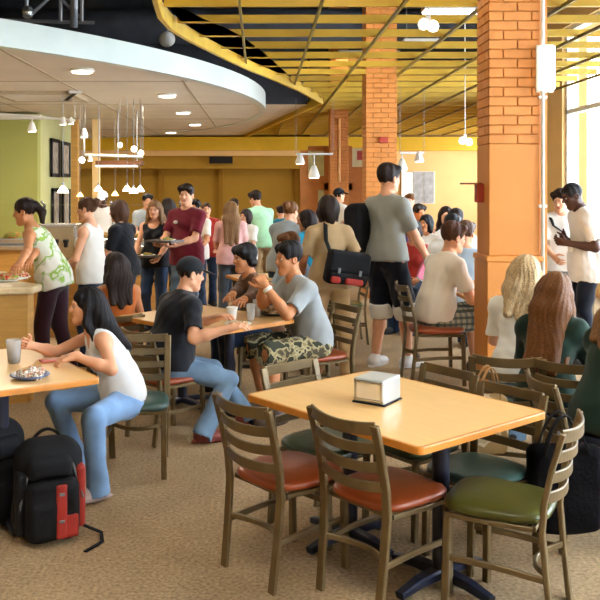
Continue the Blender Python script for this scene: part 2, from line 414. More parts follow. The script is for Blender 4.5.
# ================================================================== COLUMNS
def bricks(bm, x0, x1, y0, y1, z0, z1, course=.0785, L=.235, axis='x'):
    """running bond on one face, each brick a raised block with a recessed joint"""
    j = .009; z = z0; r = 0
    while z < z1 - .02:
        a = (x0 if axis == 'x' else y0); b = (x1 if axis == 'x' else y1)
        p = a - (L / 2 if r % 2 else 0)
        while p < b - .01:
            s, e = max(a, p) + j / 2 * (p > a), min(b, p + L) - j / 2 * (p + L < b)
            if e - s > .012:
                if axis == 'x': span(bm, s, e, y0, y1, z + j / 2, min(z + course, z1) - j / 2)
                else: span(bm, x0, x1, s, e, z + j / 2, min(z + course, z1) - j / 2)
            p += L
        z += course; r += 1
def column(x0, x1, y0, y1, label, zb, zl, zt=ZD, ledge=None):
    cx, cy = (x0 + x1) / 2, (y0 + y1) / 2
    t = thing('brick_column', label, 'column', (cx, cy, 0), group='orange brick columns')
    hw, hd = (x1 - x0) / 2, (y1 - y0) / 2
    bm = B(); span(bm, -hw, hw, -hd, hd, zl, zb); done('shaft', bm, M['orange'], t, bevel=.008)
    bm = B(); span(bm, -hw + .012, hw - .012, -hd + .012, hd - .012, zb, zt); done('core', bm, M['mortar'], t)
    bm = B(); bricks(bm, -hw, hw, -hd, -hd + .03, zb, zt); bricks(bm, -hw, -hw + .03, -hd + .012, hd, zb, zt, axis='y')
    bricks(bm, hw - .03, hw, -hd + .012, hd, zb, zt, axis='y'); done('brickwork', bm, M['brickface'], t, bevel=.004, seg=1)
    bm = B(); span(bm, -hw - .02, hw + .02, -hd - .02, hd + .02, 0, zl - .05); done('base', bm, M['orange'], t, bevel=.008)
    bm = B(); span(bm, -hw - .03, hw + .03, -hd - .03, hd + .03, zl - .05, zl); done('ledge', bm, M['orange'], t, bevel=.012)
    return t, hw, hd
CY = 7.0
xa, xb = deep(489, 0, CY).x, deep(540, 0, CY).x
t, hw, hd = column(xa, xb, CY, CY + .39, 'large orange brick column beside the white conduit, nearest the windows', EYE + 44 * CY / FOC, EYE - 68 * CY / FOC)
bm = B(); span(bm, hw, hw + .10, -hd + .12, hd, 0, ZD); done('side_pier', bm, M['orange'], t)
bm = B(); tube(bm, [(hw + .018, -hd - .012, .9), (hw + .018, -hd - .012, ZD)], .017, 12); done('conduit', bm, M['white'], t, smooth=True)
for z in (1.6, 2.5, 3.6):
    bm = B(); box(bm, (hw + .018, -hd - .01, z), (.07, .03, .025)); done('conduit_clip', bm, M['white'], t, bevel=.004)
bm = B(); span(bm, -hw + .16, hw - .05, -hd - .034, -hd - .02, .18, .92); done('base_panel', bm, M['orange'], t, bevel=.01)
# white box fixed at the column's side
p0, p1 = deep(538, 91, CY - .02), deep(553, 46, CY - .02)
t = thing('light_box', 'tall white light box mounted on the large brick column', 'light', ((p0.x + p1.x) / 2, CY - .05, (p0.z + p1.z) / 2))
bm = B(); box(bm, (0, 0, 0), (p1.x - p0.x, .10, p1.z - p0.z)); done('cover', bm, M['lightbox'], t, bevel=.02)
bm = B(); box(bm, (0, .052, 0), (p1.x - p0.x + .02, .02, p1.z - p0.z + .02)); done('back_plate', bm, M['white'], t)
# fire alarm pull on the column's left face
p = deep(478, 193, 7.2)
t = thing('fire_alarm', 'red fire alarm with small bracket on the side of the large column', 'alarm', (xa - .03, 7.2, p.z))
bm = B(); box(bm, (-.0, 0, 0), (.06, .10, .16)); done('alarm_box', bm, M['red'], t, bevel=.008); bm = B(); box(bm, (-.07, 0, .08), (.16, .12, .015)); done('bracket', bm, mat('brown', '#7a3c18', .5), t)
c2 = (deep(366, 0, 13.4).x, deep(397, 0, 13.4).x)
t, hw, hd = column(c2[0], c2[1], 13.4, 13.9, 'middle orange brick column standing behind the tall man in grey', .9, .85)
bm = B(); box(bm, (.03, -hd - .03, deep(383, 140, 13.4).z), (.14, .05, .09)); done('exit_box', bm, M['red'], t, bevel=.01)
c3 = (deep(330, 0, 20).x, deep(348.5, 0, 20).x)
t, hw, hd = column(c3[0], c3[1], 20, 20.45, 'farthest orange brick column beside the pale green screens', .9, .85)
bm = B(); tube(bm, [(0, -hd - .03, 1.9), (0, -hd - .03, 3.4)], .03); done('conduit', bm, mat('pale_orange', '#e8b070', .5), t)
# ================================================================== ORANGE SCREEN BY THE FAR COLUMNS
t = thing('screen_partition', 'orange framed partition with pale green panels beside the far column', 'partition', (0, 20.8, 0))
def pbx(bm, x0, x1, y0, y1, Y=20.8, d=.1):
    a, b = deep(x0, y0, Y), deep(x1, y1, Y); span(bm, a.x, b.x, -d / 2, d / 2, min(a.z, b.z), max(a.z, b.z))
bm = B()
pbx(bm, 300, 308, 150, 262); pbx(bm, 308, 366, 183, 190); pbx(bm, 324, 329, 146, 262); pbx(bm, 347, 352, 146, 262); pbx(bm, 352, 366, 167, 175); pbx(bm, 308, 325, 146, 151)
done('frame', bm, M['rust'], t)
for k, (x0, x1, y0, y1, m) in enumerate(((308, 324, 151, 176, 'p1'), (318, 325, 190, 205, 'p1'), (352, 366, 148, 167, 'p2'), (352, 366, 175, 215, 'p3'), (305, 324, 205, 262, 'p3'), (329, 347, 190, 262, 'p3'), (308, 318, 190, 205, 'p3'), (352, 366, 215, 262, 'p3'), (308, 324, 176, 184, 'p3'))):
    bm = B(); pbx(bm, x0, x1, y0, y1, d=.03)
    done('panel', bm, mat('screen_' + m, {'p1': '#c9cc96', 'p2': '#d8d8b4', 'p3': '#b8742e'}[m], .6), t)
bm = B(); pbx(bm, 357, 365, 151, 160, d=.06); done('red_sign', bm, M['red'], t)
# window poster and bright opening in the pale back wall
p0, p1 = deep(413, 203, YB - .62), deep(434, 172, YB - .62)
t = thing('wall_board', 'grey double notice board on the pale yellow back wall', 'notice board', ((p0.x + p1.x) / 2, YB - .62, (p0.z + p1.z) / 2))
w, h_ = p1.x - p0.x, p1.z - p0.z
for s in (-1, 1):
    bm = B(); box(bm, (s * w / 4, -.02, 0), (w / 2 - .03, .04, h_)); done('board', bm, mat('grey_board', '#a9afb4', .5, var=.25, vs=6), t)
bm = B(); box(bm, (0, 0, 0), (w + .05, .03, h_ + .05)); done('frame', bm, M['white'], t)
p0, p1 = deep(401, 205, YB - .62), deep(412, 172, YB - .62)
t = thing('lit_panel', 'bright white lit panel on the back wall beside the grey notice board', 'light', ((p0.x + p1.x) / 2, YB - .66, (p0.z + p1.z) / 2))
bm = B(); box(bm, (0, 0, 0), (p1.x - p0.x, .08, p1.z - p0.z)); done('frame', bm, M['white'], t); bm = B(); box(bm, (0, -.045, 0), (p1.x - p0.x - .04, .01, p1.z - p0.z - .04)); done('light_face', bm, M['lightbox'], t)
# vent in the bulkhead
p = deep(221, 160, YB - .9); tag(done('wall_vent', (lambda b: (span(b, p.x - .4, p.x + .4, YB - .94, YB - .9, p.z - .12, p.z + .12), b)[1])(B()), M['black']), 'small dark grille vent high on the gold bulkhead', 'vent')
# ================================================================== HIGH BLACK CEILING
for i, (y0, l) in enumerate(((10.5, 'grey open web truss in the black ceiling, over the disc edge'), (14.5, 'grey open web truss deeper in the black ceiling'))):
    t = thing('roof_truss', l, 'truss', (0, y0, 5.2), group='roof trusses')
    bm = B()
    for z in (0, .7): span(bm, -11.8, 5.2, -.04, .04, z - .04, z + .04)
    done('chord', bm, M['charcoal'], t)
    bm = B()
    for k in range(24): x = -11.5 + k * .7; tube(bm, [(x, 0, 0), (x + .35, 0, .7)], .018, 6); tube(bm, [(x + .35, 0, .7), (x + .7, 0, 0)], .018, 6)
    done('web', bm, mat('web_grey', '#6a6a70', .5), t)
def hang(name, label, cat, px, py0, py1, Y, r, m):
    a, b = deep(px, py0, Y), deep(px, py1, Y); bm = B(); tube(bm, [(a.x, a.y, a.z), (b.x, b.y, b.z)], r, 8); return tag(done(name, bm, m, smooth=True), label, cat)
# truss hanging over the disc edge
t = thing('rigging_truss', 'grey lattice rigging frame above the white curved fascia', 'truss', deep(52, 10, 10))
bm = B()
for k, (x0, z0, x1, z1) in enumerate(((-.3, -.1, -.3, .9), (.35, -.15, .35, .9), (-.3, -.1, .35, .5), (.35, -.1, -.3, .5), (-.6, -.12, .5, -.15), (.1, -.15, .1, .9), (-.3, .5, .35, .9))):
    tube(bm, [(x0, 0, z0), (x1, 0, z1)], .022, 6)
done('bars', bm, M['grey'], t)
for x in (-.3, .35): bm = B(); tube(bm, [(x, 0, .9), (x, 0, ZD - deep(52, 10, 10).z)], .02, 6); done('hanger_rod', bm, M['grey'], t)
bm = B(); lathe(bm, [(.03, -.12), (.06, -.1), (.06, 0), (.02, .03)], (-.26, -.1, 0), 12); done('lamp_head', bm, M['steel'], t, smooth=True)
for px, y1, l in ((74, 27, 'thick grey conduit hanging above the white fascia'),):
    hang('hanging_pipe', l, 'pipe', px, -60, y1, 9.6, .045, M['grey'])
t = thing('ceiling_speaker', 'round grey speaker hanging between the disc ceiling and yellow lattice', 'speaker', deep(167, 39, 12))
bm = B(); lathe(bm, [(.02, -.06), (.10, -.055), (.115, -.02), (.115, .0), (.09, .06), (.03, .1)], n=24, M=Matrix.Rotation(math.radians(75), 4, 'X')); done('housing', bm, mat('speaker_grey', '#b8bab8', .5), t, smooth=True)
bm = B(); tube(bm, [(0, 0, .1), (.12, 0, .35), (.12, 0, 2.2)], .012, 6); done('hanger', bm, M['grey'], t)
for px, py, w, Y, l in ((453, 11, 1.0, 14, 'long white tube light seen through the yellow lattice by the brick column'), (422, 44, .75, 16.5, 'shorter white tube light deeper behind the yellow lattice'), (330, 8, 0, 0, '')):
    if not w: continue
    t = thing('tube_light', l, 'ceiling light', deep(px, py, Y), group='tube lights above the lattice')
    bm = B(); span(bm, -w / 2, w / 2, -.16, .16, 0, .08); done('tray', bm, M['white'], t); bm = B(); span(bm, -w / 2 + .02, w / 2 - .02, -.14, .14, -.03, 0); done('tube', bm, M['glow_c'], t)
    for s in (-1, 1): bm = B(); tube(bm, [(s * w * .4, 0, .08), (s * w * .4, 0, ZD - deep(px, py, Y).z)], .01, 6); done('hanger_rod', bm, M['grey'], t)
# black duct seen at the top
bm = B(); tube(bm, [(-11, 17, 5.0), (5, 17, 5.0)], .35, 20); tag(done('air_duct', bm, M['charcoal'], smooth=True), 'dark round air duct running across the black ceiling', 'duct')
# ================================================================== LAMPS
def pendant(px, py, Y, r, label, top, style='dome', group='small pendant lamps over the servery', glow='glow'):
    p = deep(px, py, Y); t = thing('pendant_lamp', label, 'pendant lamp', p, group=group)
    bm = B(); tube(bm, [(0, 0, r * .9), (0, 0, top - p.z)], .0035, 6); done('cord_or_stem', bm, M['grey'], t)
    bm = B()
    if style == 'dome': lathe(bm, [(r, -r * .5), (r * .95, -r * .3), (r * .6, r * .3), (r * .25, r * .7), (r * .1, r)], n=20)
    else: lathe(bm, [(r * .2, -r), (r * .75, -r * .7), (r, 0), (r * .75, r * .7), (r * .2, r)], n=20)
    done('lamp_shade', bm, M[glow], t, smooth=True)
    bm = B(); lathe(bm, [(r * .22, r * .7), (r * .22, r * 1.3)], n=10); done('socket', bm, M['grey'], t)
for px, py, Y, r, l, s, gl in ((63, 190, 12, .10, 'small glowing dome pendant in front of the framed pictures', 'dome', 'glow'),
        (80, 195, 14, .07, 'warm yellow small pendant behind the chef', 'dome', 'glow_w'), (98.5, 189, 13.4, .085, 'glowing dome pendant above the white hat', 'dome', 'glow'),
        (115, 194, 15, .08, 'warm yellow pendant low against the gold wall', 'dome', 'glow_w'), (127, 189, 13, .085, 'glowing dome pendant, first of the trio against the gold wall', 'dome', 'glow'),
        (133.5, 191, 13, .085, 'glowing dome pendant, middle of the trio against the gold wall', 'dome', 'glow'), (140, 189.5, 13, .085, 'glowing dome pendant, last of the trio against the gold wall', 'dome', 'glow'),
        (120, 145, 13, .05, 'tiny round bulb lamp high under the disc ceiling', 'ball', 'glow'), (134, 149, 13.5, .06, 'round bulb lamp in the upper pair beside the yellow band', 'ball', 'glow'), (141, 153, 13, .055, 'round bulb lamp just below the upper pair', 'ball', 'glow'), (82, 160, 13, .06, 'round bulb lamp near the end of the dark shelf rail', 'ball', 'glow')):
    pendant(px, py, Y, r * .8, l, DZ, s, glow=gl)
def spots(bar, heads, Y, label, top, cat='track light'):
    """a rail hung on two rods with spotlight heads"""
    a, b = deep(*bar[0], Y), deep(*bar[1], Y); c = (a + b) / 2
    t = thing('track_light', label, cat, c)
    bm = B(); tube(bm, [a - c, b - c], .022, 8); done('rail', bm, M['white'], t)
    for p in (a, b): q = p - c; bm = B(); tube(bm, [q, (q.x, q.y, top - c.z)], .004, 6); done('hanger_rod', bm, M['grey'], t)
    for px, py, r in heads:
        q = deep(px, py, Y) - c
        h = done('spot_head', (lambda bb: (lathe(bb, [(r * .35, r * 1.1), (r * .6, r * .5), (r, -r * .7), (r * .92, -r)], q, 16), tube(bb, [q + Vector((0, 0, r)), (q.x, q.y, 0)], .012, 6), bb)[2])(B()), M['white'], t, smooth=True)
        bm = B(); lathe(bm, [(r * .8, -r * 1.04), (r * .8, -r * .9)], q, 14); done('bulb', bm, M['glow'], h)
spots(((0, 114), (75, 120.5)), ((32, 127, .075), (63, 121, .06), (71, 121, .05)), 13.5, 'white spotlight rail under the disc ceiling in front of the green wall', DZ)
spots(((296, 154), (333, 154)), ((300, 159, .10), (314, 172, .12)), 17, 'white spotlight rail between the gold wall and the orange partition', GZ)
spots(((400, 153), (424, 153)), ((419, 157, .09), (402, 165, .10)), 15, 'small white spotlight rail hanging in front of the pale yellow wall', GZ)
spots(((85, 155), (143, 157)), ((84, 133, .07), (90, 158, .05)), 14, 'rail with spot bulbs above the serving counter shelf', DZ)
def globe(px, py, Y, label, sc, parts=((-.055, 0), (.05, -.02))):
    p = deep(px, py, Y); t = thing('globe_lamp', label, 'hanging lamp', p, scale=sc)
    bm = B(); tube(bm, [(0, 0, 0), (0, 0, (ZD - p.z) / sc)], .008, 6); box(bm, (0, 0, .06), (.05, .05, .10)); done('cord_or_stem', bm, M['white'], t)  # the lamp's stem, with a small box low on it
    for x, z in parts:
        bm = B(); lathe(bm, [(.015, -.06), (.05, -.045), (.065, 0), (.05, .045), (.02, .07)], (x, -.02, z), 16); done('globe', bm, M['lightbox'], t, smooth=True)
globe(428, 25, 8.6, 'white twin spot lamp hanging below the yellow lattice by the big column', .95, ((-.05, .0), (.05, -.02)))
globe(465, 141, 14, 'small white twin spot lamp hanging beside the column over the far diners', 1.0, ((-.05, .0), (.06, -.02)))
# dark shelf with lamps in the servery
a, b = deep(72, 164, 15), deep(143, 158, 15)
t = thing('hanging_shelf', 'dark hanging shelf with a lit white underside over the servery', 'shelf', (0, 15, 0))
bm = B(); span(bm, deep(97, 0, 15).x, b.x, -.15, .15, deep(0, 165, 15).z, deep(0, 161, 15).z); done('shelf_board', bm, mat('shelf_brown', '#5a3418', .5), t)
bm = B(); span(bm, deep(97, 0, 15).x, deep(137, 0, 15).x, -.16, .14, deep(0, 167, 15).z, deep(0, 165.4, 15).z); done('light_strip', bm, M['lightbox'], t)
for px in (99, 118, 137): x = deep(px, 0, 15).x; bm = B(); tube(bm, [(x, 0, deep(0, 161, 15).z), (x, 0, DZ)], .012, 6); done('hanger_rod', bm, M['grey'], t)
# posts of the servery front
for px, l in ((75, 'brown wooden post at the end of the green wall'), (96, 'slim pale post standing behind the chef')):
    p = deep(px, 0, 17); bm = B(); span(bm, p.x - .07, p.x + .07, 16.95, 17.1, 0, DZ); tag(done('wooden_post', bm, M['oak' if px < 80 else 'pale'], bevel=.01), l, 'post')
# ================================================================== PICTURES on the green side wall
for (ya, yb, z0, z1, l) in ((16.35, 17.0, deep(0, 177, 16.7).z, deep(0, 139, 16.7).z, 'black framed picture, upper one nearer the corner of the green wall'), (17.25, 17.95, deep(0, 177, 17.6).z, deep(0, 142, 17.6).z, 'black framed picture, upper one farther along the green wall'),
                            (16.45, 17.05, deep(0, 228, 16.7).z, deep(0, 188, 16.7).z, 'black framed picture, lower one nearer the corner of the green wall'), (17.3, 17.95, deep(0, 228, 17.6).z, deep(0, 189, 17.6).z, 'black framed picture, lower one farther along the green wall')):
    t = thing('framed_picture', l, 'picture', (-4.06, (ya + yb) / 2, (z0 + z1) / 2), group='framed pictures on the green wall'); w, h_ = (yb - ya), (z1 - z0)
    bm = B()
    for s in (-1, 1): box(bm, (.02, s * (w / 2 - .035), 0), (.04, .07, h_)); box(bm, (.02, 0, s * (h_ / 2 - .035)), (.04, w, .07))
    done('frame', bm, M['black'], t); bm = B(); box(bm, (.01, 0, 0), (.02, w - .1, h_ - .1)); done('print', bm, M['photo'], t)
# ================================================================== COUNTERS
c0 = at(33, 287, .95)
t = thing('buffet_counter', 'wooden buffet counter with pale stone top where the woman leans', 'counter', (c0.x, c0.y, 0))
poly = [(0, 0), (.02, .22), (-.32, .5), (-.6, 1.3), (-4, 1.5), (-4, -.25), (-.5, -.12)]
bm = B(); prism(bm, [(x - .06, y + (.06 if y < .2 else -.05)) for x, y in poly], 0, .89); done('body', bm, M['oak'], t)
bm = B(); prism(bm, poly, .89, .95); done('worktop', bm, M['stone'], t, bevel=.015)
bm = B(); prism(bm, [(x - .1, y + (.1 if y < .2 else -.06)) for x, y in poly], .0, .08); done('kickboard', bm, M['black'], t)
p = at(5, 281, .95)
def dish(loc, r, label, food, name='food_tray', cat='food', hgt=.05, group=None, dm='white'):
    t = thing(name, label, cat, loc, group=group)
    bm = B(); lathe(bm, [(r * .6, 0), (r * .7, .004), (r, .02), (r * .98, .024), (r * .65, .01)], n=28); done('plate', bm, M[dm] if isinstance(dm, str) else dm, t, smooth=True)
    rr = random.Random(label)
    prims = [ell((rr.uniform(-.5, .5) * r, rr.uniform(-.5, .5) * r, .015 + rr.uniform(0, .5) * hgt), (r * .28, r * .24, hgt * .6), k=.01) for _ in range(9)]
    blob('food', prims, food, t, h=max(.004, r / 22), disp=folds(.004, 120, 3)); return t
dish(p, .16, 'tray of red salad on the buffet counter beside the leaning woman', multi('salad', ['#b03a22', '#d8562a', '#c9b27a', '#7a8a30'], 40))
dish(at(18, 279, .95), .11, 'small white plate set on the buffet counter by the woman\'s hand', multi('salad2', ['#c9b27a', '#d8c8a0', '#b03a22'], 50))
# steel serving counter deeper in the room
q = deep(80, 230, 12.5)
t = thing('serving_counter', 'steel serving counter with glass guard behind the women in line', 'counter', (q.x, 12.5, 0))
bm = B(); span(bm, -1.6, 1.6, -.35, .5, 0, .86); done('body', bm, M['oak'], t)
bm = B(); span(bm, -1.65, 1.65, -.42, .55, .86, .92); done('worktop', bm, M['steel'], t, bevel=.01)
bm = B(); box(bm, (0, -.2, 1.35), (3.1, .012, .34), Matrix.Rotation(math.radians(-25), 3, 'X')); done('sneeze_guard', bm, M['glass'], t)
for x in (-1.5, -.5, .5, 1.5):
    bm = B(); tube(bm, [(x, -.1, .92), (x, -.1, 1.5), (x, -.27, 1.55)], .02, 8); done('guard_post', bm, M['steel'], t, smooth=True)
for k, (x, l) in enumerate(((-1.0, 'steel food pan at the green wall end of the serving counter'), (-.35, 'steel food pan in the middle of the serving counter'), (.3, 'steel food pan near the chef on the serving counter'), (.95, 'steel food pan at the open end of the serving counter'))):
    u = thing('food_pan', l, 'food pan', (q.x + x, 12.6, .92), group='food pans on the serving counter')
    bm = B(); span(bm, -.26, .26, -.2, .2, 0, .09); done('pan', bm, M['steel'], u, bevel=.02)
    bm = B(); lathe(bm, [(.16, .09), (.15, .13), (.08, .17), (.02, .18)], n=16); done('food', bm, multi('pan_food', ['#8a5a2a', '#c98a3a', '#7d8a3a'], 25), u, smooth=True)
q = deep(60, 250, 10.2)
t = thing('drink_machine', 'grey drink dispenser on a cabinet between the women and green wall', 'drink dispenser', (q.x, 10.2, 0))
bm = B(); span(bm, -.35, .35, -.3, .3, 0, .88); done('cabinet', bm, M['oak'], t)
bm = B(); span(bm, -.24, .24, -.2, .22, .88, 1.32); done('housing', bm, M['steel'], t, bevel=.03)
for x in (-.12, 0, .12):
    bm = B(); lathe(bm, [(.018, 0), (.02, .05), (.03, .06), (.03, .09)], (x, -.23, 1.05), 10); box(bm, (x, -.215, 1.1), (.03, .05, .03)); done('tap', bm, M['black'], t)
bm = B(); span(bm, -.2, .2, -.28, -.2, .88, .91); done('drip_tray', bm, M['black'], t)
# ================================================================== FURNITURE
M['bronze'] = mat('bronze_metal', '#6f5d3e', .36, metal=.35, var=.12, vs=12)
M['vinyl_orange'] = mat('orange_vinyl', '#8c3f1a', .32, var=.10, vs=5, bump=.08, bs=30)
M['vinyl_green'] = mat('green_vinyl', '#50511f', .32, var=.10, vs=5, bump=.08, bs=30)
M['vinyl_dark'] = mat('dark_green_vinyl', '#36472c', .32, var=.10, vs=5, bump=.08, bs=30)
M['vinyl_teal'] = mat('teal_vinyl', '#334c46', .3, var=.10, vs=5)
M['laminate'] = mat('butterscotch_laminate', '#e2b676', .30, var=.05, vs=7, stretch=(1, 5, 1), spec=.45)
M['lam_edge'] = mat('orange_wood_edge', '#c8802e', .35, var=.14, vs=12)
M['navy_metal'] = mat('navy_pedestal', '#23283a', .35, metal=.3)
M['foot_black'] = mat('black_glide', '#101010', .6)
def seat_mesh(name, w, d, th, m, parent, y0=0, z0=0, back=.88):
    """upholstered pad: superellipse plan, a little narrower at the back, domed top"""
    bm = B(); prof = [(.93, 0), (1.0, .25), (1.0, .6), (.96, .85), (.82, 1.0), (.5, 1.12), (.2, 1.16)]; rings = []; n = 44
    for k, z in prof:
        r = []
        for i in range(n):
            a = 2 * PI * i / n; ca, sa = math.cos(a), math.sin(a); e = 2 / 3.6
            x = math.copysign(abs(ca) ** e, ca) * w / 2; y = math.copysign(abs(sa) ** e, sa) * d / 2
            x *= back + (1 - back) * (y + d / 2) / d
            r.append(bm.verts.new((x * k, y0 + y * k, z0 + z * th)))
        rings.append(r)
    for a, b in zip(rings, rings[1:]):
        for j in range(n): bm.faces.new((a[j], a[(j + 1) % n], b[(j + 1) % n], b[j]))
    bm.faces.new(rings[0][::-1]); bm.faces.new(rings[-1])
    return done(name, bm, m, parent, smooth=True)
CHAIRS = {}
def build_chair(sm):
    t = thing('dining_chair', 'x', 'chair')
    seat_mesh('seat', .44, .43, .045, sm, t, 0, .415)
    bm = B(); ring = []
    pts = [(-.18, -.17, .405), (-.195, .0, .405), (-.19, .18, .405), (.19, .18, .405), (.195, 0, .405), (.18, -.17, .405), (-.18, -.17, .405)]
    for a, b in zip(pts, pts[1:]): sweep(bm, [a, b], rect(.022, .02), side=None)
    done('seat_frame', bm, M['bronze'], t)
    for s in (-1, 1):
        p = [(s * .172, -.245, .0), (s * .178, -.222, .2), (s * .184, -.205, .40), (s * .187, -.215, .52), (s * .189, -.245, .66), (s * .19, -.285, .80)]
        bm = B(); sweep(bm, p, rect(.042, .022, .35), side=(1, 0, 0)); o = done('back_post', bm, M['bronze'], t, bevel=.002)
        p = [(s * .185, .185, 0), (s * .182, .175, .405)]
        bm = B(); sweep(bm, p, rect(.034, .03, .3), side=(1, 0, 0)); done('leg', bm, M['bronze'], t)
        bm = B(); sweep(bm, [(s * .178, -.222, .21), (s * .182, -.02, .225), (s * .183, .18, .225)], rect(.016, .026, .4), side=(1, 0, 0)); done('stretcher', bm, M['bronze'], t)
    bm = B(); sweep(bm, bez((-.176, -.225, .235), (0, -.06, .20), (.176, -.225, .235), 12), rect(.016, .026, .4)); done('stretcher', bm, M['bronze'], t)
    for z, y, hh in ((.775, -.278, .052), (.69, -.253, .044), (.608, -.233, .044), (.526, -.216, .044)):
        bm = B(); sweep(bm, bez((-.188, y, z + .012), (0, y - .085, z - .012), (.188, y, z + .012), 14), rect(.014, hh, .5)); done('back_slat', bm, M['bronze'], t, smooth=False)
    return t
NCH = {'vinyl_orange': 'orange', 'vinyl_green': 'olive green', 'vinyl_dark': 'dark green', 'vinyl_teal': 'teal green'}
def chair(x, y, yaw, seat, label, sc=1.0):
    if seat not in CHAIRS: t = CHAIRS[seat] = build_chair(M[seat])
    else: t = copy_tree(CHAIRS[seat])
    t.location = (x, y, 0); t.rotation_euler = (0, 0, math.radians(yaw)); t.scale = (sc,) * 3
    tag(t, label, 'chair', 'ladder-back metal dining chairs'); return t
def yawdir(d): return math.degrees(math.atan2(-d[0], d[1]))
def fdir(yaw): a = math.radians(yaw); return Vector((-math.sin(a), math.cos(a), 0))
def table(corner, e1, e2, l1, l2, label, peds, h=.74, rz_top=True):
    c = corner + e1 * l1 / 2 + e2 * l2 / 2
    t = thing('dining_table', label, 'table', (c.x, c.y, 0), math.atan2(e1.y, e1.x), 'wooden pedestal dining tables')
    def rr(w, d, r, n=5):
        o = []
        for cx, cy, a0 in ((w / 2 - r, d / 2 - r, 0), (-w / 2 + r, d / 2 - r, 90), (-w / 2 + r, -d / 2 + r, 180), (w / 2 - r, -d / 2 + r, 270)):
            for i in range(n + 1): a = math.radians(a0 + 90 * i / n); o.append((cx + r * math.cos(a), cy + r * math.sin(a)))
        return o
    bm = B(); prism(bm, rr(l1 - .03, l2 - .03, .02), h - .030, h + .0005); done('table_top', bm, M['laminate'], t)
    bm = B(); P = rr(l1, l2, .035); Q = rr(l1 - .034, l2 - .034, .02); n = len(P)
    rows = []
    for pl, z in ((Q, h - .034), (P, h - .030), (P, h - .006), ([(p[0] * .996, p[1] * .996) for p in P], h), (Q, h)): rows.append([bm.verts.new((p[0], p[1], z)) for p in pl])
    for a, b in zip(rows, rows[1:]):
        for j in range(n): bm.faces.new((a[j], a[(j + 1) % n], b[(j + 1) % n], b[j]))
    done('table_edge', bm, M['lam_edge'], t)
    for u, w in peds:
        q = thing('pedestal', None, None); q.parent = t; q.location = (u, w, 0)
        bm = B(); lathe(bm, [(.038, .05), (.038, h - .05)], n=20); done('column', bm, M['navy_metal'], q, smooth=False)
        bm = B(); box(bm, (0, 0, h - .045), (.36, .06, .012)); box(bm, (0, 0, h - .045), (.06, .36, .012)); done('top_bracket', bm, M['navy_metal'], q)
        for a in range(4):
            a = a * PI / 2; d = Vector((math.cos(a), math.sin(a), 0)); L = .27
            bm = B(); sweep(bm, [d * .02 + Vector((0, 0, .05)), d * .15 + Vector((0, 0, .045)), d * L + Vector((0, 0, .022))], rect(.065, .045, .4), scale=[1, .9, .7]); done('foot', bm, M['navy_metal'], q)
    return t
# ---- the empty table in front
L0, F0, R0 = at(245, 394, .74), at(420, 448.5, .74), at(547, 411, .74)
e1 = (F0 - L0).normalized(); e2 = Vector((-e1.y, e1.x, 0)); 
l1 = (F0 - L0).length; l2 = (R0 - F0).dot(e2)
def T(a, p, z=0): v = L0 + e1 * a + e2 * p; return Vector((v.x, v.y, z))
table(L0, e1, e2, l1, l2, 'large empty wooden table with a steel napkin dispenser on it', ((-.27, 0), (.30, 0)))
yw = yawdir(e2)
def near_chair(pa, pb, sm, label, rot=0, top=None):
    a, b = at(*pa, 0), at(*pb, 0); m = (a + b) / 2; f = fdir(yw + rot); m = m + f * .24
    return chair(m.x, m.y, yw + rot, sm, label)
near_chair((225, 568), (273, 591), 'vinyl_orange', 'empty chair with orange seat at the napkin table, the one alone against open carpet')
near_chair((327, 593), (372, 617), 'vinyl_orange', 'empty orange-seated chair at the napkin table, between its orange twin and the olive one')
a, b = at(560, 437, .79), at(578, 413, .79); m = (a + b) / 2; d = (b - a).normalized(); f = Vector((-d.y, d.x, 0)); m += f * .275
chair(m.x, m.y, yawdir(f), 'vinyl_green', 'empty chair with olive green seat beside the black tote bag')
p = T(.80, 1.05) - e2 * .27; chair(p.x, p.y, yw + 180, 'vinyl_teal', 'empty teal-seated chair tucked across the table, in front of the black tote bag', .95)
p = T(.33, 1.13) - e2 * .27; chair(p.x, p.y, yw + 177, 'vinyl_dark', 'empty chair behind the napkin dispenser, back towards the man in plaid shorts', .96)
p = T(-.17, .46) + e1 * .27; chair(p.x, p.y, yawdir(e1) + 3, 'vinyl_dark', 'empty chair with green seat at the table end towards the man in camouflage shorts')
# napkin dispenser
na, nb, nc = at(353.5, 402, .7405), at(384, 407, .7405), at(404, 402, .7405)
ux = (nb - na).normalized(); uy = Vector((-ux.y, ux.x, 0)); wn = (nb - na).length; dn = max(.10, (nc - nb).dot(uy)) * 1.3; hn = .112
c = na + ux * wn / 2 + uy * dn / 2
t = thing('napkin_dispenser', 'steel napkin dispenser with white napkins standing on the empty wooden table', 'napkin dispenser', c, math.atan2(ux.y, ux.x))
bm = B(); box(bm, (0, 0, hn / 2 + .006), (wn, dn, hn)); done('body', bm, mat('brushed_steel', '#d4dcde', .42, metal=.75, var=.04), t, bevel=.008, seg=3)
bm = B(); box(bm, (0, 0, .004), (wn + .012, dn + .012, .008)); done('base', bm, M['black'], t, bevel=.003)
for s in (-1, 1):
    bm = B(); x, z = wn / 2 - .012, hn / 2 - .014
    for k in (-1, 1): box(bm, (k * x, s * (dn / 2 + .002), hn / 2 + .006), (.012, .008, hn * .9)); box(bm, (0, s * (dn / 2 + .002), hn / 2 + .006 + k * z), (wn * .95, .008, .012))
    done('face_frame', bm, M['steel'], t, bevel=.002)
    bm = B()
    for k in range(5): box(bm, (0, s * (dn / 2 - .0 + .0006 * k), hn / 2 + .004 - .004 * k), (wn - .036, .003, hn - .04 - .008 * k))
    done('napkins', bm, mat('napkin_paper', '#efe2cc', .9), t)
